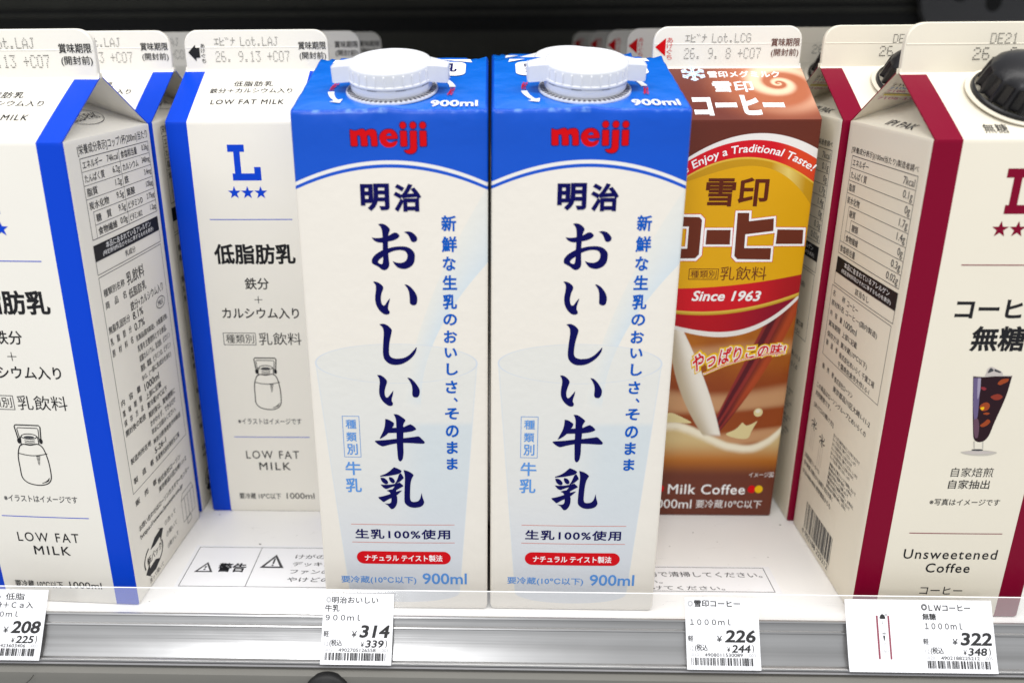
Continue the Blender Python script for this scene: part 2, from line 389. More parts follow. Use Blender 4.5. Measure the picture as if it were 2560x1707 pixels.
class Print(MB):
    """Ink laid on a face: 2-D shapes in millimetres, mapped on to the face by fn(u, z, off)."""
    def __init__(s, fn, base=0.06, step=0.003):
        super().__init__(); s.fn = fn; s.off = base; s.step = step
    def add(s, vs, fs, m):
        b = len(s.v); s.v += [s.fn(x, y, s.off) for x, y in vs]
        s.f += [tuple(b + i for i in f) for f in fs]; s.m += [s.mi(m)] * len(fs); s.off += s.step
    def rect(s, u0, z0, u1, z1, m, cell=5):
        nx = max(1, math.ceil(abs(u1 - u0) / cell)); ny = max(1, math.ceil(abs(z1 - z0) / cell))
        vs = [(u0 + (u1 - u0) * i / nx, z0 + (z1 - z0) * j / ny) for j in range(ny + 1) for i in range(nx + 1)]
        fs = [(j * (nx + 1) + i, j * (nx + 1) + i + 1, (j + 1) * (nx + 1) + i + 1, (j + 1) * (nx + 1) + i) for j in range(ny) for i in range(nx)]
        s.add(vs, fs, m)
    def frame(s, u0, z0, u1, z1, w, m):
        s.rect(u0, z0, u1, z0 + w, m); s.rect(u0, z1 - w, u1, z1, m)
        s.rect(u0, z0 + w, u0 + w, z1 - w, m); s.rect(u1 - w, z0 + w, u1, z1 - w, m)
    def pill(s, u0, z0, u1, z1, m, r=None):
        r = r or (z1 - z0) / 2; cs = []
        for cx, cz, a0 in ((u1 - r, z0 + r, -90), (u1 - r, z1 - r, 0), (u0 + r, z1 - r, 90), (u0 + r, z0 + r, 180)):
            cs += [(cx + r * math.cos(R(a0 + k * 15)), cz + r * math.sin(R(a0 + k * 15))) for k in range(7)]
        n = max(2, math.ceil((u1 - u0) / 2.0)); nn = max(3, math.ceil((z1 - z0) / 2.5)); vs = []
        xs = sorted({u0 + (u1 - u0) * i / n for i in range(n + 1)} | {u0 + r * (1 - math.cos(R(k * 11.25))) for k in range(9)} | {u1 - r * (1 - math.cos(R(k * 11.25))) for k in range(9)})
        for x in xs:
            e = min(x - u0, u1 - x); c = r - math.sqrt(max(0, r * r - (r - e) ** 2)) if e < r else 0
            vs += [(x, z0 + c + (z1 - z0 - 2 * c) * j / nn) for j in range(nn + 1)]
        s.add(vs, [(i * (nn + 1) + j, (i + 1) * (nn + 1) + j, (i + 1) * (nn + 1) + j + 1, i * (nn + 1) + j + 1) for i in range(len(xs) - 1) for j in range(nn)], m)
    def poly(s, pts, m, holes=()):
        loops = [pts, *holes]; vs = [p for l in loops for p in l]
        s.add(vs, tessellate_polygon([[Vector((x, y, 0)) for x, y in l] for l in loops]), m)
    def ell(s, cx, cz, rx, rz, m, n=28):
        s.poly([(cx + rx * math.cos(2 * math.pi * k / n), cz + rz * math.sin(2 * math.pi * k / n)) for k in range(n)], m)
    def stroke(s, pts, w, m, closed=False):
        n = len(pts); L = []; Rr = []
        for i in range(n):
            a = pts[i - 1] if (i or closed) else pts[i]; c = pts[(i + 1) % n] if (i < n - 1 or closed) else pts[i]
            t = (c[0] - a[0], c[1] - a[1]); l = math.hypot(*t) or 1
            ww = (w[i] if isinstance(w, (list, tuple)) else w) / 2
            L.append((pts[i][0] - t[1] / l * ww, pts[i][1] + t[0] / l * ww)); Rr.append((pts[i][0] + t[1] / l * ww, pts[i][1] - t[0] / l * ww))
        fs = [(i, (i + 1) % n, n + (i + 1) % n, n + i) for i in range(n if closed else n - 1)]
        s.add(L + Rr, fs, m)
    def arc(s, cx, cz, rx, rz, a0, a1, w, m, n=32):
        s.stroke([(cx + rx * math.cos(R(a0 + (a1 - a0) * k / n)), cz + rz * math.sin(R(a0 + (a1 - a0) * k / n))) for k in range(n + 1)], w, m)
    def text(s, t, box, m, bold=0.0, shear=0.0, sp=1.0, warp=None):
        vs, fs, _ = text_mesh(t, bold, shear, sp); u0, z0, u1, z1 = box
        q = [(u0 + x * (u1 - u0), z0 + y * (z1 - z0)) for x, y in vs]
        if warp: q = [warp(*p) for p in q]
        s.add(q, fs, m)
    def textc(s, t, cu, cz, h, m, bold=0.0, xs=1.0, shear=0.0, sp=1.0, anchor=0.5):
        """Line of text at cap height h, natural width times xs, anchored at cu."""
        vs, fs, (w, hh, x0, y0) = text_mesh(t, bold, shear, sp); k = h / 0.86; ww = w * k * xs; hz = hh * k
        u0 = cu - ww * anchor
        s.add([(u0 + x * ww, cz - hz / 2 + y * hz) for x, y in vs], fs, m)
    def star(s, cx, cz, r, m):
        s.poly([(cx + (r if k % 2 == 0 else r * 0.4) * math.sin(k * math.pi / 5), cz + (r if k % 2 == 0 else r * 0.4) * math.cos(k * math.pi / 5)) for k in range(10)], m)
    def barcode(s, u0, z0, u1, z1, m, seed=1, bars=40):
        rnd = random.Random(seed); ws = [rnd.choice((1, 1, 2, 3)) for _ in range(bars * 2)]; k = (u1 - u0) / sum(ws); x = u0
        for i, w in enumerate(ws):
            if i % 2 == 0: s.rect(x, z0, x + w * k, z1, m, 30)
            x += w * k
    def dots(s, t, box, m, cols):
        """Dot-matrix printer lettering; cols = number of character cells across the box."""
        u0, z0, u1, z1 = box; pw = (u1 - u0) / (cols * 6 - 1); ph = (z1 - z0) / 6; r = min(pw, ph) * 0.46
        vs = []; fs = []
        for i, ch in enumerate(t):
            for y, row in enumerate(DOT.get(ch, ())):
                for x in range(5):
                    if row >> (4 - x) & 1:
                        cx = u0 + (i * 6 + x + 0.5) * pw; cz = z1 - y * ph; b = len(vs)
                        vs += [(cx + r * math.cos(k * math.pi / 3), cz + r * math.sin(k * math.pi / 3)) for k in range(6)]
                        fs.append(tuple(range(b, b + 6)))
        if fs: s.add(vs, fs, m)
def D(t): return [int(r.replace('.', '0').replace('#', '1'), 2) for r in t.split()]
DOT = {'2': D('.###. #...# ....# ..##. .#... #.... #####'), '6': D('.###. #.... #.... ####. #...# #...# .###.'),
 '.': D('..... ..... ..... ..... ..... .##.. .##..'), '9': D('.###. #...# #...# .#### ....# ...#. .##..'),
 '1': D('..#.. .##.. ..#.. ..#.. ..#.. ..#.. .###.'), '3': D('##### ...#. ..#.. ...#. ....# #...# .###.'),
 '8': D('.###. #...# #...# .###. #...# #...# .###.'), '+': D('..... ..#.. ..#.. ##### ..#.. ..#.. .....'),
 'C': D('.###. #...# #.... #.... #.... #...# .###.'), '0': D('.###. #...# #...# #...# #...# #...# .###.'),
 '7': D('##### ....# ...#. ...#. ..#.. ..#.. ..#..'), 'L': D('#.... #.... #.... #.... #.... #.... #####'),
 'o': D('..... ..... .###. #...# #...# #...# .###.'), 't': D('.#... .#... ####. .#... .#... .#..# ..##.'),
 'A': D('..#.. .#.#. #...# #...# ##### #...# #...#'), 'J': D('..### ...#. ...#. ...#. ...#. #..#. .##..'),
 'D': D('####. #...# #...# #...# #...# #...# ####.'), 'E': D('##### #.... #.... ####. #.... #.... #####'),
 'G': D('.###. #...# #.... #.### #...# #...# .###.'), 'エ': D('..... ##### ..#.. ..#.. ..#.. ##### .....'),
 'ヒ': D('#.... #.... #..## ###.. #.... #.... #####'), 'ﾞ': D('#.#.. .#.#. ..... ..... ..... ..... .....'),
 'ナ': D('..#.. ..#.. ##### ..#.. ..#.. .#... #....')}

def thing(name, label, cat, loc=(0, 0, 0), rz=0.0, group=None):
    o = bpy.data.objects.new(name, None); COL.objects.link(o); o.empty_display_size = 0.02
    o.location = loc; o.rotation_euler = (0, 0, rz)
    return tag(o, label, cat, group)
def tag(o, label, cat, group=None):
    o['label'] = label; o['category'] = cat
    if group: o['group'] = group
    return o
def dup(root, loc, rz=0.0, label=None, skip=()):
    def cp(o, p):
        c = o.copy(); COL.objects.link(c)
        if p: c.parent = p
        for ch in list(o.children):
            if ch.name.split('.')[0] not in skip: cp(ch, c)
        return c
    r = cp(root, None); r.location = loc; r.rotation_euler = (0, 0, rz)
    if label: r['label'] = label
    return r

# ------------------------------------------------------------------ the cooler shelf
def profile_strip(pts, x0, x1, m, name, parent, nx=24):
    b = MB(); b.quad_grid([[(x0 + (x1 - x0) * j / nx, y, z) for j in range(nx + 1)] for y, z in pts], m)
    return b.build(name, parent, smooth=35)
LEAN = R(30)
def rail(t, d=0.0):      # point t mm down the leaning ticket rail, d mm in front of it
    return (-12 - t * math.sin(LEAN) - d * math.cos(LEAN), 18 - t * math.cos(LEAN) + d * math.sin(LEAN))

shelf = thing('cooler_shelf', 'white steel cooler shelf with clear ticket rail along its front', 'shelf', (0, 0, 0))
b = MB(); b.box((-420, -7, -3), (420, 480, 0), DECK); b.build('shelf_deck', shelf)
b = MB()
lip = [(-7.5, -0.5), (-9, -6), (-20, -8.0), (-26.5, -9.2), (-28.5, -10.5), (-29.2, -13), (-29.4, -60)]
b.quad_grid([[(x, y, z) for x in range(-420, 421, 20)] for y, z in lip], BEZEL)
b.build('front_lip', shelf, smooth=40)

# clear plastic guard and metal-look ticket rail
def clear_plastic():
    m = bpy.data.materials.new('clear_plastic'); m.use_nodes = True; nt = m.node_tree
    for n in list(nt.nodes):
        if n.type == 'BSDF_PRINCIPLED': nt.nodes.remove(n)
    out = nt.nodes['Material Output']
    tr = nt.nodes.new('ShaderNodeBsdfTransparent'); gl = nt.nodes.new('ShaderNodeBsdfGlossy'); df = nt.nodes.new('ShaderNodeBsdfDiffuse')
    gl.inputs['Roughness'].default_value = 0.12; df.inputs['Color'].default_value = (0.9, 0.9, 0.9, 1)
    m1 = nt.nodes.new('ShaderNodeMixShader'); m2 = nt.nodes.new('ShaderNodeMixShader')
    m1.inputs[0].default_value = 0.16; m2.inputs[0].default_value = 0.10
    nt.links.new(tr.outputs[0], m1.inputs[1]); nt.links.new(df.outputs[0], m1.inputs[2])
    nt.links.new(m1.outputs[0], m2.inputs[1]); nt.links.new(gl.outputs[0], m2.inputs[2])
    nt.links.new(m2.outputs[0], out.inputs['Surface'])
    return m
CLEAR = clear_plastic()
def rail_material():
    m = mat('ribbed_clear_over_aluminium', (0.62, 0.62, 0.62), 0.26, metal=0.85); X.nt = m.node_tree
    b = X.nt.nodes['Principled BSDF']; u, v, z, tc = coords()
    mp = X.nt.nodes.new('ShaderNodeMapping'); mp.inputs['Scale'].default_value = (2.2, 60, 300)
    X.nt.links.new(tc.outputs['Object'], mp.inputs[0])
    n = noise_node(tc, 1.0, 4, mp.outputs[0])
    mp2 = X.nt.nodes.new('ShaderNodeMapping'); mp2.inputs['Scale'].default_value = (14, 14, 40)
    X.nt.links.new(tc.outputs['Object'], mp2.inputs[0])
    n2 = noise_node(tc, 1.0, 3, mp2.outputs[0])
    c = mixc((n - 0.5).step(0.28), (0.33, 0.325, 0.32), (0.50, 0.495, 0.49))
    X.nt.links.new(c, b.inputs['Base Color'])
    X.nt.links.new((0.20 + n2 * 0.20).v, b.inputs['Roughness'])
    bump_to(b, n * 0.7 + n2 * 1.6, 0.3, 0.0006)
    return m
RAILM = rail_material()
b = MB(); xs = [-420 + 20 * i for i in range(43)]
pts = [rail(t, 0) for t in (-0.6, 0, 9.6)]
b.quad_grid([[(x, *p) for x in xs] for p in pts], CLEAR)
b.quad_grid([[(x, *p) for x in xs] for p in [rail(-0.6, 0), rail(-0.9, -0.4), rail(-0.6, -1.0)]], WHITEINK)
b.build('clear_guard', shelf)
b = MB()
pr = [rail(9.0, 0.1), rail(9.4, 0.9), rail(10.0, 0.9), rail(10.4, -0.2), rail(13.2, -0.5), rail(13.6, 0.1), rail(14.2, 0.1), rail(14.6, -0.6), rail(19, -1.0), rail(23, -0.9), rail(26.6, -0.4), rail(27.0, 0.5), rail(27.6, 0.9), rail(28.2, 0.7), rail(28.6, -0.4)]
b.quad_grid([[(x, *p) for x in xs] for p in pr], RAILM)
b.build('ticket_rail', shelf, smooth=50)
# stiff hem at the rail's foot
b = MB()
b.quad_grid([[(x, *p) for x in xs] for p in [rail(28.6, -0.3), rail(29.0, 0.35), rail(29.5, 0.2), rail(29.7, -0.8)]], mat('hem_plastic', (0.30, 0.295, 0.30), 0.25))
b.build('rail_hem', shelf, smooth=60)

# background
b = MB(); b.box((-700, 505, -60), (700, 515, 420), DARK)
bw = b.build('back_wall', None); bw['kind'] = 'structure'
for z0, z1, m, y in ((241, 254, DARKER, 504.5), (259, 262, DARKER, 504.5)):
    b = MB(); b.box((-700, y - 2, z0), (700, y, z1), m); b.build('groove', bw)
b = MB(); b.box((-700, 125, 286), (700, 500, 300), DARK)
tag(b.build('upper_shelf', None), 'dark underside of the shelf above the cartons', 'shelf')
t = thing('duct_panel', 'dark grey panel with round black holes behind the unsweetened coffee cartons', 'panel', (0.385, 0.49, 0.262))
b = MB()
o = [(0, -6), (8, -22), (22, -31), (140, -31), (140, 60), (-3, 60), (-3, 6)]
b.face([(x, 0, z) for x, z in o], DUCT); b.face([(x, 8, z) for x, z in o], DUCT)
for i in range(len(o)): p, q = o[i - 1], o[i]; b.face([(p[0], 0, p[1]), (q[0], 0, q[1]), (q[0], 8, q[1]), (p[0], 8, p[1])], DUCT)
b.build('panel_plate', t)
for x, z, r in ((62, 0, 7.0), (32, 11, 9), (100, 4, 7)):
    b = MB(); n = 28
    b.face([(x + r * math.cos(2 * math.pi * k / n), -0.4, z + r * 1.15 * math.sin(2 * math.pi * k / n)) for k in range(n)], DARKER)
    b.build('vent_hole', t)

# ------------------------------------------------------------------ gable-top cartons
CW = 70.0; H = 200.0; RZ = 221.5; FT = 239.0; CD = 70.0
def bul(u, z, B, h=H):
    a = max(0.0, 1 - (2 * u / CW - 1) ** 2); c = max(0.0, 1 - (2 * z / h - 1) ** 4)
    return B * a * c
BG = 0.45
def f_front(u, z, o): return (u, -bul(u, z, BG) - o, z)
def f_right(u, z, o): return (CW + bul(u, z, BG) + o, u, z)
def f_left(u, z, o): return (-bul(u, z, BG) - o, CD - u, z)
SL = math.hypot(34.5, 21.5); SC = (34.5 / SL, 21.5 / SL)
def rbul(u, s): return 0.5 * max(0, 1 - (2 * u / CW - 1) ** 2) * max(0, 1 - (2 * s / SL - 1) ** 2)
def f_roof(u, s, o):
    o = o + rbul(u, s); return (u, s * SC[0] - o * SC[1], H + s * SC[1] + o * SC[0])
def f_fin(u, z, o): return (u, 33.7 - o, z)
def f_gable(side):
    TL = math.hypot(35, 21)
    def f(w, t, o):   # w from front along the side, t up the inset triangle
        x = t * 35 / TL; z = H + t * 21 / TL
        nx, nz = 21 / TL, 35 / TL
        return (CW - x + o * nx, w, z + o * nz) if side == 'r' else (x - o * nx, CD - w, z + o * nz)
    return f

def f_wing(side):      # on the inner face of the back wing: a towards the apex, b down towards the shoulder (mm)
    C1 = Vector((0.6, 36.0, RZ - 0.4)); A_ = Vector((35, 35, RZ - 1.2)); C0 = Vector((0.4, 69.5, H - 0.2))
    e1 = (A_ - C1).normalized(); e2 = (C0 - C1).normalized(); nn = e1.cross(e2).normalized(); nn = nn if nn.y < 0 else -nn
    def f(a, b, o):
        q = C1 + e1 * a + e2 * b + nn * (o + 0.9)
        return (q.x if side == 'l' else CW - q.x, q.y, q.z)
    return f
def gable_carton(root, paper, stripe, front=None, side=None, roofm=None, stripe_w=10.0):
    r = 1.1
    us = [r, 4, stripe_w] + [stripe_w + (CW - 2 * stripe_w) * k / 7 for k in range(1, 7)] + [CW - stripe_w, CW - 4, CW - r]
    per = []    # (x, y, side, u)
    cor = [(CW - r, r, -90), (CW - r, CD - r, 0), (r, CD - r, 90), (r, r, 180)]
    def arcp(i): cx, cy, a = cor[i]; return [(cx + r * math.cos(R(a + k * 22.5)), cy + r * math.sin(R(a + k * 22.5)), 'c%d' % i, 0) for k in range(1, 4)]
    per += [(u, 0, 'f', u) for u in us] + arcp(0)
    per += [(CW, u, 'r', u) for u in us] + arcp(1)
    per += [(CW - u, CD, 'b', u) for u in us] + arcp(2)
    per += [(0, CD - u, 'l', u) for u in us] + arcp(3)
    zs = [0, 0.5, 1.2] + [8 * k for k in range(1, 25)] + [198.6, 199.6, H]
    rows = []
    for z in zs:
        ins = 0.8 if z == 0 else 0.25 if z == 0.5 else 0.12 if z == H else 0
        row = []
        for x, y, s, u in per:
            d = bul(u, z, BG) if s in 'frbl' else 0
            x2, y2 = x, y
            if s == 'f': y2 -= d
            elif s == 'r': x2 += d
            elif s == 'b': y2 += d
            elif s == 'l': x2 -= d
            x2 += (CW / 2 - x2) / (CW / 2) * ins; y2 += (CD / 2 - y2) / (CD / 2) * ins
            row.append((x2, y2, z))
        rows.append(row)
    n = len(per)
    def fm(i, j):
        a, c = per[j], per[(j + 1) % n]
        s = a[2] if a[2] in 'frbl' else c[2]
        if s == 'f':
            if front: return front
            um = (a[3] + c[3]) / 2 if a[2] == 'f' and c[2] == 'f' else 0
            return stripe if stripe and (um < stripe_w - .1 or um > CW - stripe_w + .1) else paper
        if s == 'b' and stripe: return stripe if True and (a[2] != 'b' or c[2] != 'b' or min(a[3], CW - a[3]) < stripe_w - .1) else paper
        if s.startswith('c'): return stripe or (front if s in ('c0', 'c3') and front else paper)
        return side or paper
    b = MB(); b.quad_grid(rows, fm, closed=True); b.face(rows[0], paper)
    b.build('body', root, smooth=32)
    # roof: two sloping panels with thickness, inset gables under them
    b = MB(); rm = roofm or front or paper
    cols = [0.3, 3, stripe_w] + [stripe_w + (CW - 2 * stripe_w) * k / 6 for k in range(1, 6)] + [CW - stripe_w, CW - 3, CW - 0.3]
    ss = [0.0, 0.8, 5, 10, 15, 20, 25, 30, 35, SL - 2.2, SL - 0.9, SL]
    def rmat(i, j):
        um = (cols[j] + cols[j + 1]) / 2
        if ss[i] >= SL - 2.3: return paper
        return stripe if stripe and (um < stripe_w or um > CW - stripe_w) else rm
    def rp(u, s, o, back):
        x, y, z = f_roof(u, s, o)
        if s <= 0: y, z = 0.12, H
        if s >= SL: y, z = 33.9, RZ + 1.0
        return (x, CD - y if back else y, z)
    for back in (False, True):
        top = [[rp(u, s, 0, back) for u in cols] for s in ss]
        bot = [[rp(u, s, -0.55, back) for u in cols] for s in ss]
        b.quad_grid(top, rmat); b.quad_grid(bot, paper)
        for e, j in ((0, 0), (-1, len(cols) - 1)):
            b.quad_grid([[r_[e] for r_ in top], [r_[e] for r_ in bot]], stripe or rm)
    for sd in (0, 1):       # folded wings and gable triangle
        def q(x, y, z): return (x if sd == 0 else CW - x, y, z)
        A = (35, 35, RZ - 1.2); n = 8
        for back in (0, 1):
            c0 = (0.4, 0.5, H - 0.2); c1 = (0.6, 34.0, RZ - 0.4)
            rows = []
            for i in range(n + 1):
                f = i / n; e = [c0[k] + (c1[k] - c0[k]) * f for k in range(3)]
                e[0] -= 0.0; e[2] -= 0.9 * math.sin(math.pi * f) * 0.4
                row = []
                for j in range(n + 1):
                    g = j / n; p = [e[k] + (A[k] - e[k]) * g for k in range(3)]
                    p[2] -= 1.3 * math.sin(math.pi * g) * f
                    y = p[1] if not back else CD - p[1]
                    row.append(q(p[0], y, p[2]))
                rows.append(row)
            b.quad_grid(rows, paper)
        rows = []
        for i in range(n + 1):
            f = i / n
            rows.append([q(0.25 + (A[0] - 0.25) * f, 0.5 + 69 * g / n + (35 - 0.5 - 69 * g / n) * f, H - 0.1 + (A[2] - H) * f) for g in range(n + 1)])
        b.quad_grid(rows, paper)
    b.build('roof', root, smooth=30)
    # sealed fin
    b = MB(); rr = 6.5; x0, x1 = 0.9, CW - 0.9; out = []
    out += [(x0, RZ - 1), (x0 - 0.1, RZ + 5), (x0, FT - rr)]
    out += [(x0 + rr - rr * math.cos(R(k * 11.25)), FT - rr + rr * math.sin(R(k * 11.25))) for k in range(1, 9)]
    out += [(x1 - rr + rr * math.sin(R(k * 11.25)), FT - rr + rr * math.cos(R(k * 11.25))) for k in range(0, 9)]
    out += [(x1 + 0.1, RZ + 5), (x1, RZ - 1)]
    rings = []
    for y, ins in ((33.7, 0.35), (34.0, 0.0), (36.0, 0.0), (36.3, 0.35)):
        rings.append([(x + (ins if x < 35 else -ins), y, z - (ins if z > RZ + 3 else 0)) for x, z in out])
    b.quad_grid(rings, paper, closed=True); b.face(rings[0], paper); b.face(rings[-1][::-1], paper)
    for sgn, y in ((-1, 33.7), (1, 36.3)):
        b.quad_grid([[(x, y + sgn * o, z) for x in (x0 + .4, CW / 2, x1 - .4)] for z, o in ((230.8, 0), (231.2, 0.14), (231.5, 0.0))], paper)
    return b.build('sealed_fin', root, smooth=30)

def expiry_print(fin, red, line1, line2, c07=True):
    p = Print(f_fin, 0.16)
    ink = BROWNINK if red else BLACK
    if red:
        p.poly([(1.6, 230.0), (6.4, 226.0), (6.4, 234.0)], LOGORED)
        p.text('あけぐち'[0], (7.0, 231.9, 9.6, 234.2), REDINK); p.text('け', (7.0, 229.3, 9.6, 231.6), REDINK)
        p.text('ぐ', (7.0, 226.8, 9.6, 229.0), REDINK); p.text('ち', (7.0, 224.4, 9.6, 226.6), REDINK)
    else:
        p.poly([(2.4, 229.0), (6.0, 225.0), (6.0, 226.6), (7.9, 226.6), (7.9, 231.2), (6.0, 231.2), (6.0, 232.5)], BLACK)
        for k, ch in enumerate('あけぐち'): p.text(ch, (8.5, 231.0 - k * 2.25, 10.5, 232.9 - k * 2.25), BLACK, 0.01)
    p.text('賞味期限', (55.0, 230.0, 68.2, 233.6), ink, 0.012); p.text('(開封前)', (55.4, 225.2, 68.0, 229.0), ink, 0.008)
    p.dots('エヒﾞナ', (15.2, 232.2, 25.2, 235.4), JETINK, 4)
    p.dots(line1, (27.6, 232.0, 45.5, 235.6), JETINK, len(line1))
    p.dots(line2, (15.2, 224.9, 50.6, 229.2), JETINK, len(line2))
    p.build('date_stamp', fin)

# --- low fat milk -------------------------------------------------
G_L = 'low fat milk cartons on the left of the shelf'
LF = thing('milk_carton', 'blue striped low fat milk carton at the front, its nutrition table facing inward', 'carton', group=G_L)
fin = gable_carton(LF, CREAM, BLUE)
expiry_print(fin, False, 'Lot.LAJ', '26. 9.13 +C07')
def letter_L(p, m):
    p.poly([(27.2, 190), (34.8, 190), (34.8, 186.8), (32.7, 186.8), (32.7, 177.1), (38.7, 177.1), (38.7, 180.0), (41.7, 180.0), (41.7, 173.9),
            (28.6, 173.9), (28.6, 177.1), (29.8, 177.1), (29.8, 186.8), (27.2, 186.8)], m)
    for x in (28.6, 34.7, 40.8): p.star(x, 168.3, 3.1, m)
p = Print(f_front); letter_L(p, BLUE); p.build('letter_emblem', LF)
p = Print(f_front)
p.rect(15.8, 155.7, 54.3, 156.05, BLUE); p.build('rule_line', LF); p = Print(f_front); p.rect(16.0, 43.6, 54.5, 43.95, BLUE)
p.build('rule_line', LF)
p = Print(f_front)
p.text('低脂肪乳', (16.0, 134.3, 54.5, 144.3), BLACK, 0.03); p.build('product_name', LF); p = Print(f_front)
p.text('鉄分', (29.2, 122.0, 40.8, 127.9), BLACK, 0.012)
p.rect(33.1, 116.8, 36.9, 117.1, BLACK); p.rect(34.85, 115.1, 35.15, 118.8, BLACK)
p.text('カルシウム入り', (16.7, 107.3, 54.0, 112.9), BLACK, 0.014); p.build('flavour_lettering', LF); p = Print(f_front)
p.text('乳飲料', (33.4, 93.8, 54.2, 100.2), BLACK, 0.0)
p.frame(16.0, 93.7, 32.0, 100.1, 0.3, GREYINK); p.text('種類別', (17.2, 94.7, 31.0, 99.2), BLACK, 0.0); p.build('category_lettering', LF); p = Print(f_front)
p.text('LOW FAT', (21.1, 31.4, 48.4, 36.0), BLACK, 0.004, sp=1.25); p.text('MILK', (27.3, 24.9, 43.5, 29.3), BLACK, 0.008, sp=1.25); p.build('english_lettering', LF); p = Print(f_front)
p.text('※イラストはイメージです', (18.8, 51.0, 51.0, 54.2), GREYINK, 0.01); p.build('note_lettering', LF); p = Print(f_front)
p.text('要冷蔵 10℃以下', (15.2, 7.6, 37.0, 11.2), BLACK, 0.012); p.text('1000ml', (40.0, 7.9, 54.6, 11.4), BLACK, 0.006)
p.build('volume_lettering', LF)
p = Print(f_front)   # drawn milk churn
def oc(l, n=5): return spline([(-89.761 + 0.073184 * q[0] - 0.006903 * q[1], 171.4355 + 0.000368 * q[0] - 0.079028 * q[1], *q[2:]) for q in l], n)
def ol(l): return oc([(*q, 1) for q in l], 1)
p.stroke(oc([(1752, 1212), (1742, 1262), (1746, 1330), (1752, 1382), (1778, 1412), (1820, 1426), (1866, 1428), (1906, 1415), (1924, 1385), (1922, 1320), (1912, 1262), (1893, 1208), (1866, 1186), (1820, 1192), (1772, 1188)]), 0.46, BLACK, True)
p.ell(*ol([(1818, 1142), (0, 0), (1, 1)])[0], 3.5, 1.35, BLACK); p.ell(*ol([(1818, 1142), (0, 0), (1, 1)])[0], 3.05, 0.95, CREAM); p.ell(*ol([(1818, 1146), (0, 0), (1, 1)])[0], 2.3, 0.6, GREYINK)
p.stroke(ol([(1768, 1142), (1768, 1190), (1772, 1196)]), 0.4, BLACK); p.stroke(ol([(1868, 1142), (1872, 1188), (1874, 1192)]), 0.4, BLACK)
p.stroke(ol([(1756, 1168), (1738, 1085), (1744, 1076), (1880, 1078), (1888, 1088), (1886, 1166)]), 0.5, BLACK)
p.stroke(ol([(1764, 1160), (1752, 1100), (1756, 1092), (1870, 1094), (1875, 1102), (1876, 1158)]), 0.34, BLACK)
for x in (1757, 1885): p.ell(*ol([(x, 1168), (0, 0), (1, 1)])[0], 0.75, 1.25, BLACK)
p.stroke([ol([(1745 + 170 * k / 16, 1240 + 13 * math.sin(k / 16 * math.pi)), (0, 0), (1, 1)])[0] for k in range(17)], 0.34, BLACK)
for k in range(7):
    a = ol([(1848 + k * 1.5, 1256 + k * 8), (1872 - k, 1256 + k * 8), (0, 0)]); p.stroke(a[:2], 0.3, BLACK)
for k in range(4): p.stroke(ol([(1868 + k * 8, 1416 - k * 2), (1908 + k * 2, 1402 - k * 6), (0, 0)])[:2], 0.28, BLACK)
for k in range(3): p.stroke(ol([(1790, 1164 + k * 10), (1818, 1170 + k * 9), (1850, 1164 + k * 10)]), 0.26, BLACK)
p.build('churn_drawing', LF)
p = Print(f_roof)
p.text('低脂肪乳', (25.9, 25.6, 44.5, 29.9), BLACK, 0.016, sp=1.15); p.text('鉄分＋カルシウム入り', (15.8, 20.5, 54.2, 24.4), BLACK, 0.016)
p.text('LOW FAT MILK', (18.0, 12.2, 51.8, 15.7), BLACK, 0.02, sp=1.2)
p.build('roof_lettering', LF)
p = Print(f_gable('r'))
p.arc(35.5, 11.2, 12.5, 4.9, 0, 360, 0.28, GREYINK); p.text('ELO-PAK', (26.0, 9.4, 45.2, 13.4), GREYINK, 0.0, 0.15)
p.build('maker_mark', LF)

def small_lines(p, rows, m):
    for u0, z, u1, h, s in rows: p.text(s, (u0, z - h / 2, u1, z + h / 2), m, 0.006)
p = Print(f_right)   # nutrition table, front to back
p.text('[栄養成分表示]コップ1杯(200ml)当たり', (8.9, 193.6, 66.6, 197.9), BLACK, 0.008)
x0, x1, z0, z1, xm = 9.4, 66.5, 161.6, 192.9, 39.2
p.frame(x0, z0, x1, z1, 0.28, GREYINK); p.rect(xm, z0, xm + 0.22, z1, GREYINK)
dz = (z1 - z0) / 6
for k in range(1, 6): p.rect(x0 if k < 4 else x0 + 3.6, z1 - k * dz, x1, z1 - k * dz + 0.2, GREYINK)
p.rect(x0 + 3.6, z0, x0 + 3.8, z1 - 4 * dz, GREYINK)
LT = [('エネルギー', '74kcal', '食塩相当量', '0.26g'), ('たんぱく質', '6.2g', 'カルシウム', '340mg'), ('脂質', '1.2g', '鉄', '3.4mg'),
      ('炭水化物', '9.5g', '葉酸', '120μg'), ('糖　質', '9.5g', 'ビタミンD', '2.75μg'), ('食物繊維', '0.0g', 'ビタミンB12', '1.2μg')]
for k, (a, c, d, e) in enumerate(LT):
    zz = z1 - (k + 0.5) * dz; o = 1.4 + (3.6 if k > 3 else 0)
    p.textc(a, x0 + o, zz, 2.9, BLACK, 0.006, min(0.95, 3.6 / max(3, len(a))) * 1.25, anchor=0)
    p.textc(c, xm - 1.0, zz, 3.2, BLACK, 0.0, 1.0, anchor=1)
    p.textc(d, xm + 1.4, zz, 2.9, BLACK, 0.006, min(0.95, 3.6 / max(3, len(d))) * 1.2, anchor=0)
    p.textc(e, x1 - 0.8, zz, 2.9, BLACK, 0.0, 0.85, anchor=1)
p.rect(9.0, 153.4, 65.8, 159.6, BLACK); p.frame(9.0, 147.8, 65.8, 153.4, 0.22, GREYINK)
p.text('本品に含まれているアレルゲン', (18, 156.6, 58, 159.2), WHITEINK); p.text('(特定原材料及びそれに準ずるものを表示)', (15, 153.9, 60, 156.2), WHITEINK)
p.text('乳成分', (32, 149.4, 41, 152.0), BLACK)
p.build('nutrition_panel', LF)
p = Print(f_right)
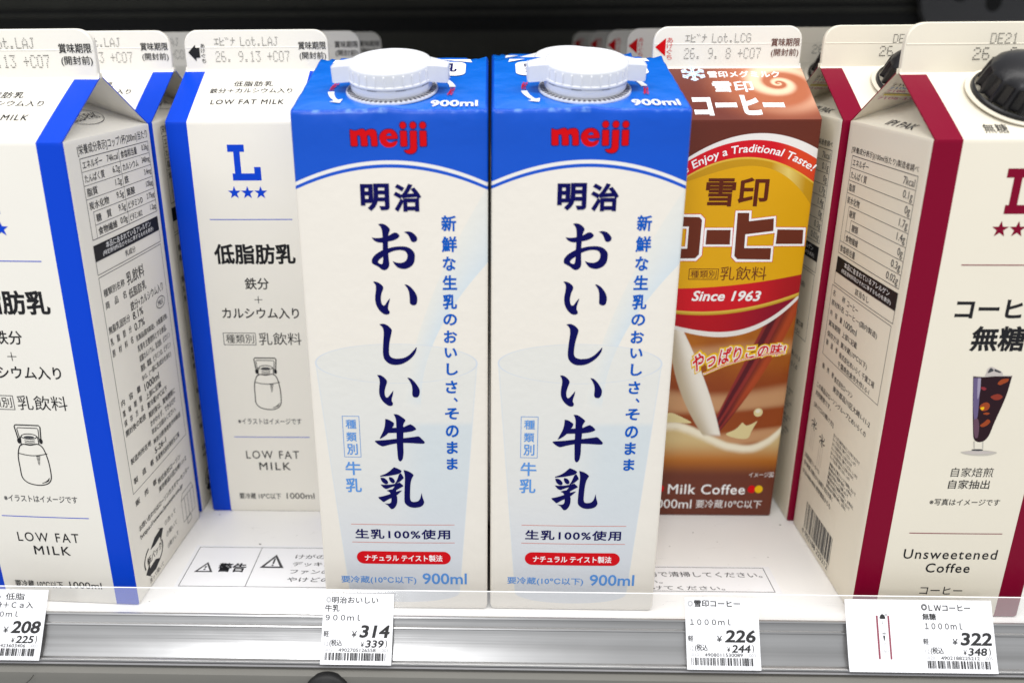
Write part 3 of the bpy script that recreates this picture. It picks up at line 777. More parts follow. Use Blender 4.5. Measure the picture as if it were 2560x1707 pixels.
p.frame(9.2, 50.0, 65.6, 146.8, 0.24, GREYINK)
small_lines(p, [(11, 139.7, 28, 3.2, '種類別名称'), (30, 140.2, 46, 5.6, '乳飲料'), (11, 134.6, 28, 3.2, '商　品　名'), (30, 133.6, 46, 4.2, '低脂肪乳'), (30, 128.0, 62, 4.2, '鉄分+カルシウム入り'),
 (10.5, 124.2, 28, 3.4, '無脂乳固形分'), (30.6, 123.6, 40, 3.4, '8.1%'), (10.5, 119.2, 28, 3.2, '乳　脂　肪　分'), (30.6, 118.6, 40, 3.4, '0.7%'), (10.5, 114.3, 28, 3.2, '原　材　料　名'),
 (30.6, 113.2, 62.5, 3.2, '乳製品(国内製造)、水飴還元物、'), (30.7, 108.6, 60, 3.2, '乳等を主要原料とする食品、'), (30.8, 104.0, 62.5, 3.2, '炭酸カルシウム、乳化剤、ピロリン'),
 (30.9, 99.4, 62, 3.2, '酸鉄、葉酸、ビタミンD、ビタミン'), (31, 94.8, 61, 3.2, 'B12、(一部に乳成分を含む)'), (11, 91.8, 28, 3.0, '内　容　量'), (31.6, 90.2, 46, 3.4, '1000ml'),
 (11, 87.0, 28, 3.0, '賞　味　期　限'), (31.7, 85.6, 47, 3.0, '上部に記載'), (11, 82.6, 28, 3.0, '保　存　方　法'), (31.7, 81.2, 52, 3.0, '要冷蔵10℃以下'), (11, 78.0, 29, 3.0, '開封後の取扱'),
 (31.8, 76.6, 60, 3.0, '開封後は、賞味期限に'), (32, 72.3, 59, 2.9, 'かかわらず、できるだけ'), (32.1, 68.0, 58, 2.9, '早めにお飲みください。'), (11.2, 64.4, 30, 2.9, '製造所所在地'),
 (32.3, 63.0, 62, 2.9, '神奈川県海老名市中新田'), (32.4, 58.6, 44, 2.9, '5-26-1'), (11.2, 55.0, 30, 2.9, '製　造　者'), (32.2, 54.2, 58, 2.9, '乳業株式会社海老名工場'),
 (9.8, 45.0, 30, 2.9, '販　売　者'), (31, 43.4, 56, 2.9, '株式会社ローソン'), (31, 39.2, 62, 2.9, '東京都品川区大崎1-11-2'), (9.6, 32.6, 64, 2.9, 'お問い合わせはローソンカスタマーセンター'), (9.6, 28.0, 54.5, 2.9, 'https://www.lawson.co.jp')], BLACK)
p.arc(57.5, 121.5, 4.5, 2.6, 0, 360, 0.3, GREYINK); p.text('MILK', (54.8, 120.3, 60.2, 122.7), GREYINK)
p.build('ingredient_panel', LF)
p = Print(f_right)   # pack recycling mark
p.poly([(16, 17.5), (21, 20.5), (27, 21.2), (24.5, 23.0), (30, 20.0), (26, 15.2), (26, 17.8), (20.5, 17.0)], BLACK)
p.poly([(24, 7.8), (18.5, 5.6), (13, 6.2), (15, 4.0), (9.5, 8.8), (14, 12.2), (13.5, 9.6), (19.5, 10.2)], BLACK)
p.arc(18.5, 13.3, 9.0, 6.4, 115, 200, 0.9, BLACK); p.arc(18.5, 13.3, 9.0, 6.4, -65, 20, 0.9, BLACK)
p.text('紙パック', (12, 11.6, 26.5, 15.4), BLACK, 0.02); p.text('洗って開いて', (12, 2.4, 26, 4.8), BLACK)
for k, s in enumerate(('①洗って', '②開いて', '③乾かして')): p.text(s, (32, 19.4 - k * 6.2, 44, 22.0 - k * 6.2), GREYINK)
p.stroke([(51, 21), (53, 24), (64, 24), (65.5, 21), (65.5, 9), (51, 9), (51, 21), (65.5, 21)], 0.3, GREYINK)
for k in range(3): p.rect(54.5 + k * 3.6, 9, 54.8 + k * 3.6, 21, GREYINK)
p.frame(55, 5.5, 60, 9, 0.3, GREYINK)
p.build('recycling_mark', LF)

LX = -0.15347 - 0.07 * math.cos(R(-2.7)); LY = 0.00009 - 0.07 * math.sin(R(-2.7))
LF.location = (LX, LY, 0); LF.rotation_euler = (0, 0, R(-2.7))
dup(LF, (-0.2205, 0.0745, 0), R(-0.6), 'blue striped low fat milk carton right behind the turned one at far left')
dup(LF, (-0.2190, 0.1470, 0), R(0.3), 'third low fat carton in the far left row, only a fin sliver showing')
L3 = dup(LF, (-0.14549, 0.0755, 0), 0, 'low fat milk carton set back in the gap, blue letter L fully showing')
dup(LF, (-0.1412, 0.1465, 0), 0, 'grey shaded low fat carton next behind the set-back one, fin edge showing')
dup(LF, (-0.1384, 0.2175, 0), 0, 'deepest and darkest low fat carton fin, beside the left white screw cap')

# --- unsweetened coffee ------------------------------------------
G_K = 'unsweetened coffee cartons on the right of the shelf'
KF = thing('coffee_carton', 'ivory unsweetened coffee carton with wine red stripes and black cap, nearest at right', 'carton', (0.15459, -0.00069, 0), R(-0.152), G_K)
fin = gable_carton(KF, IVORY, WINE)
p = Print(f_fin, 0.16); p.dots('DE21', (31.8, 231.4, 42.0, 234.8), JETINK, 4); p.dots('26. 9.2', (26.4, 225.7, 49.4, 229.7), JETINK, 7); p.build('date_stamp', fin)
p = Print(f_front); letter_L(p, WINE); p.build('letter_emblem', KF)
p = Print(f_front); p.rect(17.4, 154.9, 52.6, 155.25, WINE); p.build('rule_line', KF); p = Print(f_front); p.rect(17.8, 41.35, 55.2, 41.7, WINE); p.build('rule_line', KF)
p = Print(f_front)
p.text('コーヒー', (18.5, 134.6, 52.0, 141.9), BLACK, 0.03); p.text('無糖', (26.3, 121.4, 46.5, 131.6), BLACK, 0.028); p.build('product_name', KF); p = Print(f_front)
p.text('自家焙煎', (29.4, 67.8, 45.9, 72.0), BLACK, 0.0); p.text('自家抽出', (29.3, 62.4, 45.5, 66.5), BLACK, 0.006); p.build('roasting_lettering', KF); p = Print(f_front)
p.text('※写真はイメージです', (23.3, 54.7, 51.2, 57.8), BLACK, 0.006); p.build('note_lettering', KF); p = Print(f_front)
p.text('Unsweetened', (17.2, 29.1, 55.2, 33.8), BLACK, 0.008, sp=1.15); p.text('Coffee', (27.3, 22.5, 45.4, 27.1), BLACK, 0.012, sp=1.15); p.build('english_lettering', KF); p = Print(f_front)
p.text('コーヒー', (26.9, 11.6, 44.4, 15.5), BLACK, 0.004)
p.build('category_lettering', KF)
p = Print(f_front)    # iced coffee picture
def gp(l, n=4): return spline([(17.12 + 0.02908 * q[0] + 0.00642 * q[1], 121.26 - 0.03266 * q[1], *q[2:]) for q in l], n)
p.poly(gp([(200, 1300), (300, 1282), (430, 1272), (560, 1276), (690, 1300), (600, 1335), (430, 1345), (280, 1330)]), SHADOWINK)
p.poly(gp([(220, 1300), (430, 1278), (650, 1298), (430, 1326)]), ICEINK)
p.poly(gp([(372, 1150, 1), (380, 1255, 1), (500, 1255, 1), (508, 1150, 1)], 1), MILKINK)
p.poly(gp([(350, 1262), (430, 1256), (500, 1262), (495, 1275), (430, 1280), (355, 1275)]), GREYINK)
p.poly(gp([(372, 1150, 1), (376, 1250, 1), (392, 1250, 1), (392, 1150, 1)], 1), SHADOWINK); p.poly(gp([(490, 1150, 1), (486, 1250, 1), (504, 1250, 1), (508, 1150, 1)], 1), SHADOWINK)
p.poly(gp([(545, 265), (560, 215), (605, 185), (650, 200), (700, 225), (745, 250), (750, 300), (640, 300), (530, 300)]), ICEINK)
p.poly(gp([(560, 262), (600, 200), (640, 230), (610, 250)]), GREYINK); p.poly(gp([(655, 215), (735, 250), (720, 262), (650, 240)]), GREYINK)
p.poly(gp([(375, 310, 1), (520, 316), (700, 300), (878, 296, 1), (800, 560), (650, 900), (580, 1070), (520, 1140), (450, 1162), (395, 1140), (372, 1080), (368, 700)]), GLASSINK)
p.poly(gp([(378, 325, 1), (470, 325, 1), (455, 560), (430, 820), (400, 880), (385, 880), (372, 700)]), MAUVEINK)
p.poly(gp([(435, 330, 1), (475, 330, 1), (462, 500), (430, 600), (428, 450)]), mat('glass_sheen_ink', (0.32, 0.28, 0.38), 0.4))
p.poly(gp([(376, 880), (430, 850), (450, 950), (430, 1100), (390, 1100)]), mat('plum_ink', (0.12, 0.06, 0.09), 0.4))
p.poly(gp([(690, 395), (740, 345), (830, 335), (820, 370), (760, 400), (720, 415)]), EMBERINK)
p.poly(gp([(600, 565), (690, 530), (755, 560), (720, 600), (650, 605)]), mat('dark_amber_ink', (0.24, 0.035, 0.02), 0.4))
p.poly(gp([(470, 450), (510, 440), (545, 465), (510, 485)]), mat('dark_amber_ink_b', (0.24, 0.02, 0.03), 0.4))
p.poly(gp([(455, 700), (500, 650), (560, 640), (590, 680), (560, 735), (490, 750)]), EMBERINK)
p.poly(gp([(466, 712), (490, 698), (515, 700), (510, 728), (485, 738)]), YELLOWINK)
p.poly(gp([(500, 785), (545, 768), (590, 780), (550, 800)]), EMBERINK)
p.poly(gp([(460, 940), (510, 900), (560, 860), (595, 880), (570, 925), (500, 960)]), EMBERINK)
p.stroke(gp([(378, 300), (500, 312), (640, 300), (870, 300)], 4)[:13], 0.28, ICEINK)
p.build('iced_coffee_picture', KF)
p = Print(f_roof); p.text('無糖', (18.6, 3.2, 27.0, 8.2), BLACK, 0.01); p.build('roof_lettering', KF)
p = Print(f_gable('l'))
p.text('IPI PAK', (27.5, 2.2, 49.5, 5.6), GREYINK, 0.0, 0.1)
p.build('maker_mark', KF)
p = Print(lambda u, z, o: f_wing('l')(u, -z, o))
for k, (m, t_) in enumerate(((BLACK, '7106-33241'), (CYANINK, '7106-33242'), (PINKINK, '7106-33243'))): p.text(t_, (2.0, -8.6 - k * 2.4, 20, -7.0 - k * 2.4), m)
p.rect(2.0, -16.0, 20, -14.6, OCHREINK); p.text('7106-33242', (1.0, -19.0, 21, -17.2), PINKINK)
p.build('printer_code', KF)
p = Print(f_left)      # nutrition table; u runs from back to front
p.text('[栄養成分表示](100ml当たり)製造者調べ', (6.2, 187.0, 63.2, 190.0), BLACK, 0.006)
x0, x1, z0, z1 = 7.6, 63.8, 143.7, 186.3; dz = (z1 - z0) / 8
p.frame(x0, z0, x1, z1, 0.26, GREYINK)
for k in range(1, 8): p.rect(x0 + (0, 0, 0, 0, 4.2, 8.2, 4.2, 0)[k], z1 - k * dz, x1, z1 - k * dz + 0.2, GREYINK)
p.rect(x0 + 4.2, z1 - 7 * dz, x0 + 4.4, z1 - 4 * dz, GREYINK); p.rect(x0 + 8.2, z1 - 6 * dz, x0 + 8.4, z1 - 5 * dz, GREYINK)
for k, (a, c) in enumerate((('エネルギー', '7kcal'), ('たんぱく質', '0.1g'), ('脂質', '0g'), ('炭水化物', '1.7g'), ('糖質', '1.4g'), ('糖類', '0g'), ('食物繊維', '0.3g'), ('食塩相当量', '0.02g'))):
    zz = z1 - (k + .5) * dz; o = (1.4, 1.4, 1.4, 1.4, 5.6, 10, 5.6, 1.4)[k]
    p.textc(a, x0 + o, zz, 2.9, GREYINK, 0.004, 0.95, anchor=0); p.textc(c, x1 - 1.4, zz - 0.2, 3.6, GREYINK, 0.0, 1.05, anchor=1)
p.rect(8.0, 135.3, 64.0, 142.2, BLACK); p.frame(8.0, 129.9, 64.0, 135.3, 0.22, GREYINK)
p.text('本品に含まれているアレルゲン', (16, 139.0, 58, 141.5), WHITEINK); p.text('(特定原材料及びそれに準ずるものを表示)', (14, 136.0, 60, 138.2), WHITEINK); p.text('該当なし', (30, 131.2, 43, 134.0), BLACK)
p.build('nutrition_panel', KF)
p = Print(f_left)
p.frame(6.5, 95.3, 63.2, 128.8, 0.24, GREYINK)
small_lines(p, [(8.4, 125.6, 22, 2.7, '名　　称'), (24, 125.4, 35, 2.7, 'コーヒー'), (8.4, 121.2, 22, 2.7, '原材料名'), (24, 121.0, 54, 3.0, 'コーヒー(国内製造)'), (8.6, 116.4, 22, 2.7, '内　容　量'), (24, 116.2, 37, 3.0, '1000ml'),
 (8.6, 111.4, 22, 2.7, '賞味期限'), (24, 111.2, 39, 2.8, '上部に記載'), (8.6, 106.4, 22, 2.7, '保存方法'), (24, 106.2, 50, 3.0, '要冷蔵(10℃以下)'), (8.8, 102.2, 22, 2.7, '製　造　者'), (24, 101.6, 58, 2.8, '株式会社めいらく 千葉工場'),
 (24, 97.4, 55, 2.8, '千葉県佐倉市大作1-5-1'), (8.6, 90.4, 22, 2.7, '販　売　者'), (23, 89.6, 42, 2.8, '株式会社ローソン'), (23, 85.0, 60, 2.9, '東京都品川区大崎1-11-2'), (5.4, 79.6, 58, 2.7, 'この商品はローソングループとめいらくの'), (5.4, 75.4, 24, 2.7, '共同開発です。'), (5.6, 69.4, 29, 2.8, '[あけ口の開け方]')], GREYINK)
p.build('ingredient_panel', KF)
p = Print(f_left); rnd = random.Random(4)
for k in range(6): p.text('キャップを左に回して開けてください。しっかり' if k % 2 else '注ぐときは液がはねることがありますので', (30.5, 64.8 - k * 2.2, 57 - (k % 3) * 3, 66.6 - k * 2.2), GREYINK, 0.01)
for k in range(6): p.text('開封後は必ず冷蔵庫で保存し、お早めに' if k % 2 else '容器のまま電子レンジで加熱しないで', (31, 50.6 - k * 2.2, 58 - (k % 3) * 3, 52.4 - k * 2.2), GREYINK, 0.01)
small_lines(p, [(3.4, 41.5, 22, 2.6, 'お客様相談室フリーダイヤル'), (3.6, 37.5, 39, 2.6, '受付時間 月曜日から金曜日 祝日を除く'), (3.6, 33.0, 38, 2.6, '0120-0000-0000 携帯電話からも')], GREYINK)
for cx, cz in ((9, 60), (20, 57)):
    for k in range(7):
        a = R(60 * k + 20); p.stroke([(cx, cz), (cx + 2.2 * math.cos(a), cz + 2.0 * math.sin(a)), (cx + 3.6 * math.cos(a + .5), cz + 3.0 * math.sin(a + .5))], 0.5, GREYINK)
    for k in (-2, 0, 2): p.rect(cx + k - .1, cz - 13, cx + k + .1, cz - 3, ICEINK)
p.build('usage_notes', KF)
p = Print(f_left); p.barcode(13.5, 7.0, 45.5, 21.0, GREYINK, 5, 34); p.text('4 902188 225212', (12, 3.4, 43.6, 6.2), GREYINK); p.build('barcode', KF)

# black ribbed screw cap on the roof
def black_cap(root):
    b = MB(); r = 14.6; n = 96
    prof = [(r + 1.0, 0.0), (r + 1.1, 0.6), (r + 0.9, 1.6), (r + 0.2, 2.0)]
    b.lathe(prof, CAPBLACK, n)
    rows = []
    for z, rr, dep in ((2.0, r, 1.5), (3.0, r, 1.5), (8.6, r - 0.7, 1.4), (9.8, r - 1.1, 0.35), (11.2, r - 2.0, 0), (13.2, r - 4.4, 0), (14.4, r - 8.0, 0), (14.8, 3.0, 0), (14.8, 0.01, 0)):
        row = []
        for j in range(n):
            k = j % 6; q = dep if k in (1, 2, 3, 4) else 0
            row.append(((rr - q) * math.cos(2 * math.pi * j / n), (rr - q) * math.sin(2 * math.pi * j / n), z))
        rows.append(row)
    b.quad_grid(rows, CAPBLACK, closed=True)
    c = b.build('screw_cap', root, smooth=38)
    b2 = MB(); b2.lathe([(17.4, 0.0), (17.3, 0.35), (15.2, 0.5), (15.0, 0.0)], IVORY, 64); s = b2.build('spout_flange', c, smooth=40)
    x, y, z = f_roof(36.3, 23.2, 0.15); c.location = (x * MM, y * MM, z * MM); c.rotation_euler = (math.atan2(21.5, 34.5), 0, R(7))
    return c
black_cap(KF)
dup(KF, (0.1522, 0.0705, 0), 0, 'ivory coffee carton standing directly behind the front wine red striped one')
dup(KF, (0.1485, 0.1425, 0), 0, 'third wine red striped coffee carton, dim fin between milk coffee and its neighbour')

# --- milk coffee ---------------------------------------------------
G_C = 'brown milk coffee cartons in a row'
CF = thing('milk_coffee_carton', 'brown and yellow milk coffee carton at the head of its row, full front showing', 'carton', (0.07544, 0.07501, 0), 0, G_C)
fin = gable_carton(CF, CREAM, None, front=COFFEEFRONT, side=MUSTARD, roofm=COFFEEROOF)
expiry_print(fin, True, 'Lot.LCG', '26. 9. 8 +C07')
p = Print(f_roof)
for k in range(6):
    a = R(60 * k + 90); cx, cz = 19.0, 34.0; R1 = 5.2
    def at(d, w): return (cx + d * math.cos(a) - w * math.sin(a), cz + d * math.sin(a) + w * math.cos(a))
    p.poly([at(0, -.9), at(R1 * .9, -.7), at(R1 * .9, .7), at(0, .9)], FROSTINK); p.ell(*at(R1 * .92, 0), 1.1, 1.1, FROSTINK, 10)
    p.poly([at(2.6, 0), at(4.6, -2), at(5.2, -1.4), at(3.2, .6)], FROSTINK); p.poly([at(2.6, 0), at(4.6, 2), at(5.2, 1.4), at(3.2, -.6)], FROSTINK)
    p.stroke([at(1.2, 0), at(5.2, 0)], 0.4, PALEINK)
p.build('snow_crystal_emblem', CF)
p = Print(f_roof)
p.text('雪印メグミルク', (25.6, 30.6, 58.6, 36.0), WHITEINK, 0.02); p.text('雪印', (26.2, 19.4, 44.4, 27.8), WHITEINK, 0.02); p.text('コーヒー', (15.2, 2.8, 55.6, 17.0), WHITEINK, 0.055)
p.build('roof_lettering', CF)
p = Print(f_front)
def bar(l, m): p.poly(l, m)
KO = [(3.5, 158.0), (20.5, 158.0), (22.5, 156.0), (22.5, 139.0), (20.2, 136.4), (3.5, 136.4), (3.5, 143.0), (14.8, 143.0), (14.8, 151.6), (3.5, 151.6)]
HI = [(36.2, 159.7), (43.2, 159.7), (43.4, 155.9), (54.5, 157.2), (55.1, 149.6), (42.5, 148.0), (42.6, 143.3), (54.9, 143.3), (55.1, 136.0), (38.6, 136.0), (36.4, 138.2)]
B1 = [(23.0, 151.8), (35.6, 151.8), (35.9, 143.2), (23.0, 143.2)]; B2 = [(55.0, 152.0), (68.6, 151.8), (69.0, 143.4), (55.0, 143.4)]
for l in (B1, B2, KO, HI): p.poly(expand(l, 0.45), REDINK)
for l in (B1, B2, KO, HI): p.poly(expand(l, 0.15), WHITEINK)
for l in (B1, B2, KO, HI): p.poly(expand(l, -1.25), CHOCO)
p.build('title_lettering', CF)
p = Print(f_front)
p.text('雪印', (21.9, 161.7, 49.9, 174.8), BROWNINK, 0.024); p.build('maker_name', CF); p = Print(f_front)
def warp_arc(u, z):
    f = -0.011525 * u * u + 0.94007 * u + 168.02; sl = -0.02305 * u + 0.94007
    d = z - 180.0; return (u - d * sl / math.hypot(1, sl), f + d / math.hypot(1, sl) - 1.4)
p.text('Please Enjoy a Traditional Taste!', (1.5, 179.0, 68.2, 183.6), WHITEINK, 0.012, 0.12, warp=warp_arc); p.build('arched_lettering', CF); p = Print(f_front)
p.text('乳飲料', (31.9, 127.0, 53.3, 133.6), CHOCO, 0.0); p.frame(17.4, 127.3, 31.1, 132.6, 0.28, CHOCO); p.text('種類別', (18.3, 128.1, 30.2, 131.8), CHOCO); p.build('category_lettering', CF); p = Print(f_front)
p.text('Since 1963', (19.7, 116.7, 51.9, 121.9), WHITEINK, 0.024, 0.22); p.build('founding_year_lettering', CF); p = Print(f_front)
p.text('Milk Coffee', (16.2, 12.9, 55.3, 18.7), WHITEINK, 0.01, sp=1.08); p.ell(58.6, 16.0, 2.0, 2.2, REDINK); p.ell(62.2, 16.0, 2.0, 2.2, YELLOWINK); p.ell(12.2, 16.0, 2.0, 2.2, REDINK); p.build('english_lettering', CF); p = Print(f_front)
p.text('1000ml', (8.5, 4.5, 28.8, 9.7), WHITEINK, 0.0); p.text('要冷蔵10℃以下', (31.1, 4.8, 64.6, 9.6), WHITEINK, 0.0); p.text('イメージ図', (56.4, 22.9, 68.7, 25.8), WHITEINK, -0.005)
p.build('volume_lettering', CF)
p = Print(f_front)     # pouring milk and coffee picture
p.poly(spline([(42.5, 47.2), (47, 50), (50.0, 53.8, 1), (52.5, 52), (57.4, 54.6, 1), (55, 49), (53.5, 45.0), (48, 45)], 4), SPLASHINK)
p.ell(57.2, 59.2, 2.2, 2.3, SPLASHINK); p.ell(57.0, 59.9, 1.2, 1.0, MILKINK); p.poly(spline([(9, 57), (14, 58.8), (18, 57.5), (25, 53.4), (17, 53.6), (9, 54)], 4), SPLASHINK)
p.build('pouring_picture', CF)
p = Print(f_front, 0.14)
def wc(u, z): t = (u - 23) / 45; return (u, 80.5 + 15.5 * t - 6.2 * t * t + (z - 80) * (1.25 - 0.6 * t) + 0.9)
for off, m in ((0.22, YELLOWINK), (0.095, WHITEINK), (0.028, REDINK)):
    p.text('やっぱりこの味!', (23.0 - off * 6, 79.0 - off * 6, 66.6 + off * 6, 87.0 + off * 6), m, off, 0.12, 1.12, warp=wc)
p.stroke([(28.5, 79.6), (38, 84.3), (48, 87.6), (58, 89.9), (66, 90.8)], 1.6, YELLOWINK); p.stroke([(28.5, 79.6), (38, 84.3), (48, 87.6), (58, 89.9), (66, 90.8)], 0.8, WHITEINK)
p.stroke([(28.8, 79.9), (38, 84.3), (48, 87.6), (58, 89.9), (65.8, 90.8)], 0.4, REDINK)
p.build('slogan_lettering', CF)
p = Print(f_right)
p.frame(8, 148, 62, 190, 0.3, CHOCO); p.rect(8, 136, 62, 144, BLACK)
for k in range(7):
    p.rect(8, 153 + k * 5, 62, 153.25 + k * 5, CHOCO); p.textc('たんぱく質　2.1g', 10, 155.5 + k * 5, 2.6, CHOCO, anchor=0)
for k in range(22): p.text('種類別名称乳飲料原材料名乳製品'[k % 5: k % 5 + 9], (10 + 12 * (k % 2), 126 - k * 5, 56, 128.6 - k * 5), CHOCO)
p.build('nutrition_panel', CF)
for k, (x, y, lab) in enumerate(((0.0746, 0.1465, 'milk coffee carton second in its row, just behind the leading one'), (0.0731, 0.2170, 'milk coffee carton third in its row, half lit fin with red arrow'),
                                 (0.0703, 0.2880, 'milk coffee carton fourth in its row, dim fin tip with red arrow'), (0.0655, 0.3590, 'rearmost dark milk coffee carton, farthest left fin of its row'))):
    dup(CF, (x, y, 0), 0, lab)

# --- the two blue milk cartons in front ---------------------------
MH = 211.0; MB_ = 0.75; MSL = math.hypot(60, 16.0); MA = math.atan2(16, 60)
def m_front(u, z, o): return (u, -bul(u, z, MB_, MH) - o, z)
def m_top(u, s, o): return (u, s * math.cos(MA) - o * math.sin(MA), MH + s * math.sin(MA) + o * math.cos(MA))
def ztop(v): return MH + 16 * v / 60 if v <= 60 else 227 - (v - 60) * 0.7
def screw_top(root):
    b = MB(); rows = []; K = 28; st = 360 / K
    an = [(k * st + d, up) for k in range(K) for d, up in ((-1.0, 0), (-0.72, 1), (0.72, 1), (1.0, 0), (2.2, 0), (4.3, 0), (6.43, 0), (8.5, 0), (10.6, 0))]
    for z, r, rib in ((4.4, 15.2, 0), (4.6, 15.6, 0), (5.1, 15.78, 0), (5.5, 15.7, 0), (5.7, 15.42, 0), (5.75, 15.42, 1), (9.2, 15.36, 1), (9.5, 15.36, 0), (9.9, 15.36, 0), (10.5, 15.2, 0), (11.05, 14.7, 0), (11.4, 13.9, 0), (11.5, 12.9, 0), (11.42, 12.2, 0), (11.22, 11.5, 0), (11.2, 10.4, 0), (11.34, 10.0, 0), (11.34, 9.4, 0), (11.15, 9.0, 0), (11.15, 7.4, 0), (11.28, 7.0, 0), (11.28, 6.4, 0), (11.12, 6.0, 0), (11.12, 2.0, 0), (11.3, 1.4, 0), (11.3, 0.02, 0)):
        rows.append([((r + (0.34 if rib and up else 0)) * math.cos(R(a)), (r + (0.34 if rib and up else 0)) * math.sin(R(a)), z) for a, up in an])
    b.quad_grid(rows, CAPWHITE, closed=True)
    cap = b.build('screw_cap', root, smooth=35)
    for sg in (-1, 1):        # grip wings
        b = MB(); n = 8; rows = []
        prof = [(13.5, 5.8), (17.6, 4.3), (20.6, 3.6), (21.2, 3.2)]
        top = [[(sg * x, w * k / n, zt) for k in range(-n, n + 1)] for (x, w), zt in zip(prof, (10.6, 10.0, 9.5, 9.1))]
        bot = [[(sg * x, w * k / n, 4.9 if x < 16 else 4.1 if x < 20 else 3.7) for k in range(-n, n + 1)] for x, w in prof]
        b.quad_grid(top, CAPWHITE); b.quad_grid(bot, CAPWHITE)
        b.quad_grid([top[-1], bot[-1]], CAPWHITE)
        b.quad_grid([[r[0] for r in top], [r[0] for r in bot]], CAPWHITE); b.quad_grid([[r[-1] for r in top], [r[-1] for r in bot]], CAPWHITE)
        for k in range(5):    # ridges on the wing's end
            y = -3 + k * 1.5; b.box((min(sg * 21.1, sg * 21.45), y - .3, 3.9), (max(sg * 21.1, sg * 21.45), y + .3, 9.6), CAPWHITE)
        b.build('grip_wing', cap, smooth=30)
    b = MB(); b.lathe([(14.6, 1.45), (14.95, 1.45), (15.1, 1.7), (15.2, 4.1), (15.0, 4.3), (14.8, 4.25)], CAPWHITE, 96)
    b.build('tamper_ring', cap, smooth=40)
    b = MB()
    for j in range(9):
        a0 = 2 * math.pi * j / 9 + .2
        b.quad_grid([[(15.36 * math.cos(a0 + k * .03), 15.36 * math.sin(a0 + k * .03), z) for k in range(-4, 5)] for z in (4.2, 4.6)], GREYINK)
    b.build('tear_slit', cap)
    b = MB(); b.lathe([(14.2, 1.5), (14.3, 0.5), (16.5, 0.45), (16.6, 0.75), (17.0, 0.75), (17.1, 0.2), (17.1, 0.0)], CAPWHITE, 96); b.build('flange', cap, smooth=40)
    b = MB()
    for j in range(52):
        a = 2 * math.pi * j / 52; c, s_ = math.cos(a), math.sin(a)
        q = lambda r, w, z: (r * c - w * s_, r * s_ + w * c, z)
        b.face([q(14.4, -.40, .60), q(16.4, -.48, .56), q(16.4, .48, .56), q(14.4, .40, .60)], NAVYLINE)
    b.build('flange_slots', cap)
    x, y, z = m_top(34.3, 21.0, 0.1); cap.location = (x * MM, y * MM, z * MM); cap.rotation_euler = (MA, 0, R(-3))
    return cap
def milk_box(root):
    r = 1.4; us = [r] + [6 + 58 * k / 12 for k in range(13)] + [CW - r]
    per = []; cor = [(CW - r, r, -90), (CW - r, CD - r, 0), (r, CD - r, 90), (r, r, 180)]
    def arcp(i): cx, cy, a = cor[i]; return [(cx + r * math.cos(R(a + k * 22.5)), cy + r * math.sin(R(a + k * 22.5)), 'c', 0) for k in range(1, 4)]
    per += [(u, 0, 'f', u) for u in us] + arcp(0) + [(CW, u, 'r', u) for u in us] + arcp(1)
    per += [(CW - u, CD, 'b', u) for u in us] + arcp(2) + [(0, CD - u, 'l', u) for u in us] + arcp(3)
    ts = [0, .004, .012] + [k / 26 for k in range(1, 26)] + [0.98, 0.992, 0.9962, 0.999, 1.0]
    rows = []
    for t in ts:
        ins = {0: 1.0, .004: .3, .9962: .12, .999: .45, 1.0: 0.95}.get(t, 0); row = []
        for x, y, s, u in per:
            zt = ztop(y); z = t * zt
            d = bul(u, z, MB_ if s in 'fb' else 0.3, MH) if s != 'c' else 0
            x2 = x + (d if s == 'r' else -d if s == 'l' else 0); y2 = y + (d if s == 'b' else -d if s == 'f' else 0)
            x2 += (CW / 2 - x2) / (CW / 2) * ins; y2 += (CD / 2 - y2) / (CD / 2) * ins
            if t > 0.97:      # creased, slightly crushed top edge
                w = noise.noise((x * .16, y * .16, 3.0)) * 0.65 + noise.noise((x * .45, y * .45, 9.0)) * 0.4
                z += w * (1.0 if t > .99 else .35)
                if s == 'f' and t > .99: y2 += 0.35 * noise.noise((x * .3, 5.0, 1.0)); z += 0.7 * math.exp(-((x - 33) / 7) ** 2) * (1 if t > .995 else .4)
            row.append((x2, y2, z))
        rows.append(row)
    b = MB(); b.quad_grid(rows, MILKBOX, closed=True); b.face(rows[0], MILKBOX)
    b.build('body', root, smooth=50)
    b = MB(); last = rows[-1]; cr = []
    for k in range(0, 51):
        f = 1 - k / 50.4; row = []
        for x, y, z in last:
            X_, Y_ = 35 + (x - 35) * f, 35 + (y - 35) * f
            base = ztop(Y_); e = (z - ztop(y)) * max(0, f * 4 - 3)
            dent = -0.5 * math.exp(-((X_ - 12) ** 2 + (Y_ - 18) ** 2) / 60) - 0.4 * math.exp(-((X_ - 58) ** 2 + (Y_ - 30) ** 2) / 80)
            row.append((X_, Y_, base + e + 0.25 * noise.noise((X_ * .12, Y_ * .12, 0)) * min(1, 3 * (1 - f)) + dent * 0))
        cr.append(row)
    b.quad_grid(cr, TOPBLUE, closed=True); b.face(cr[-1], TOPBLUE)
    b.build('top_panel', root, smooth=50)

G_M = 'blue and cream milk cartons with white screw caps'
MF = thing('milk_carton', 'front left blue and cream milk carton, beside the white low fat carton', 'carton', (-0.0706, 0, 0), 0, G_M)
milk_box(MF)
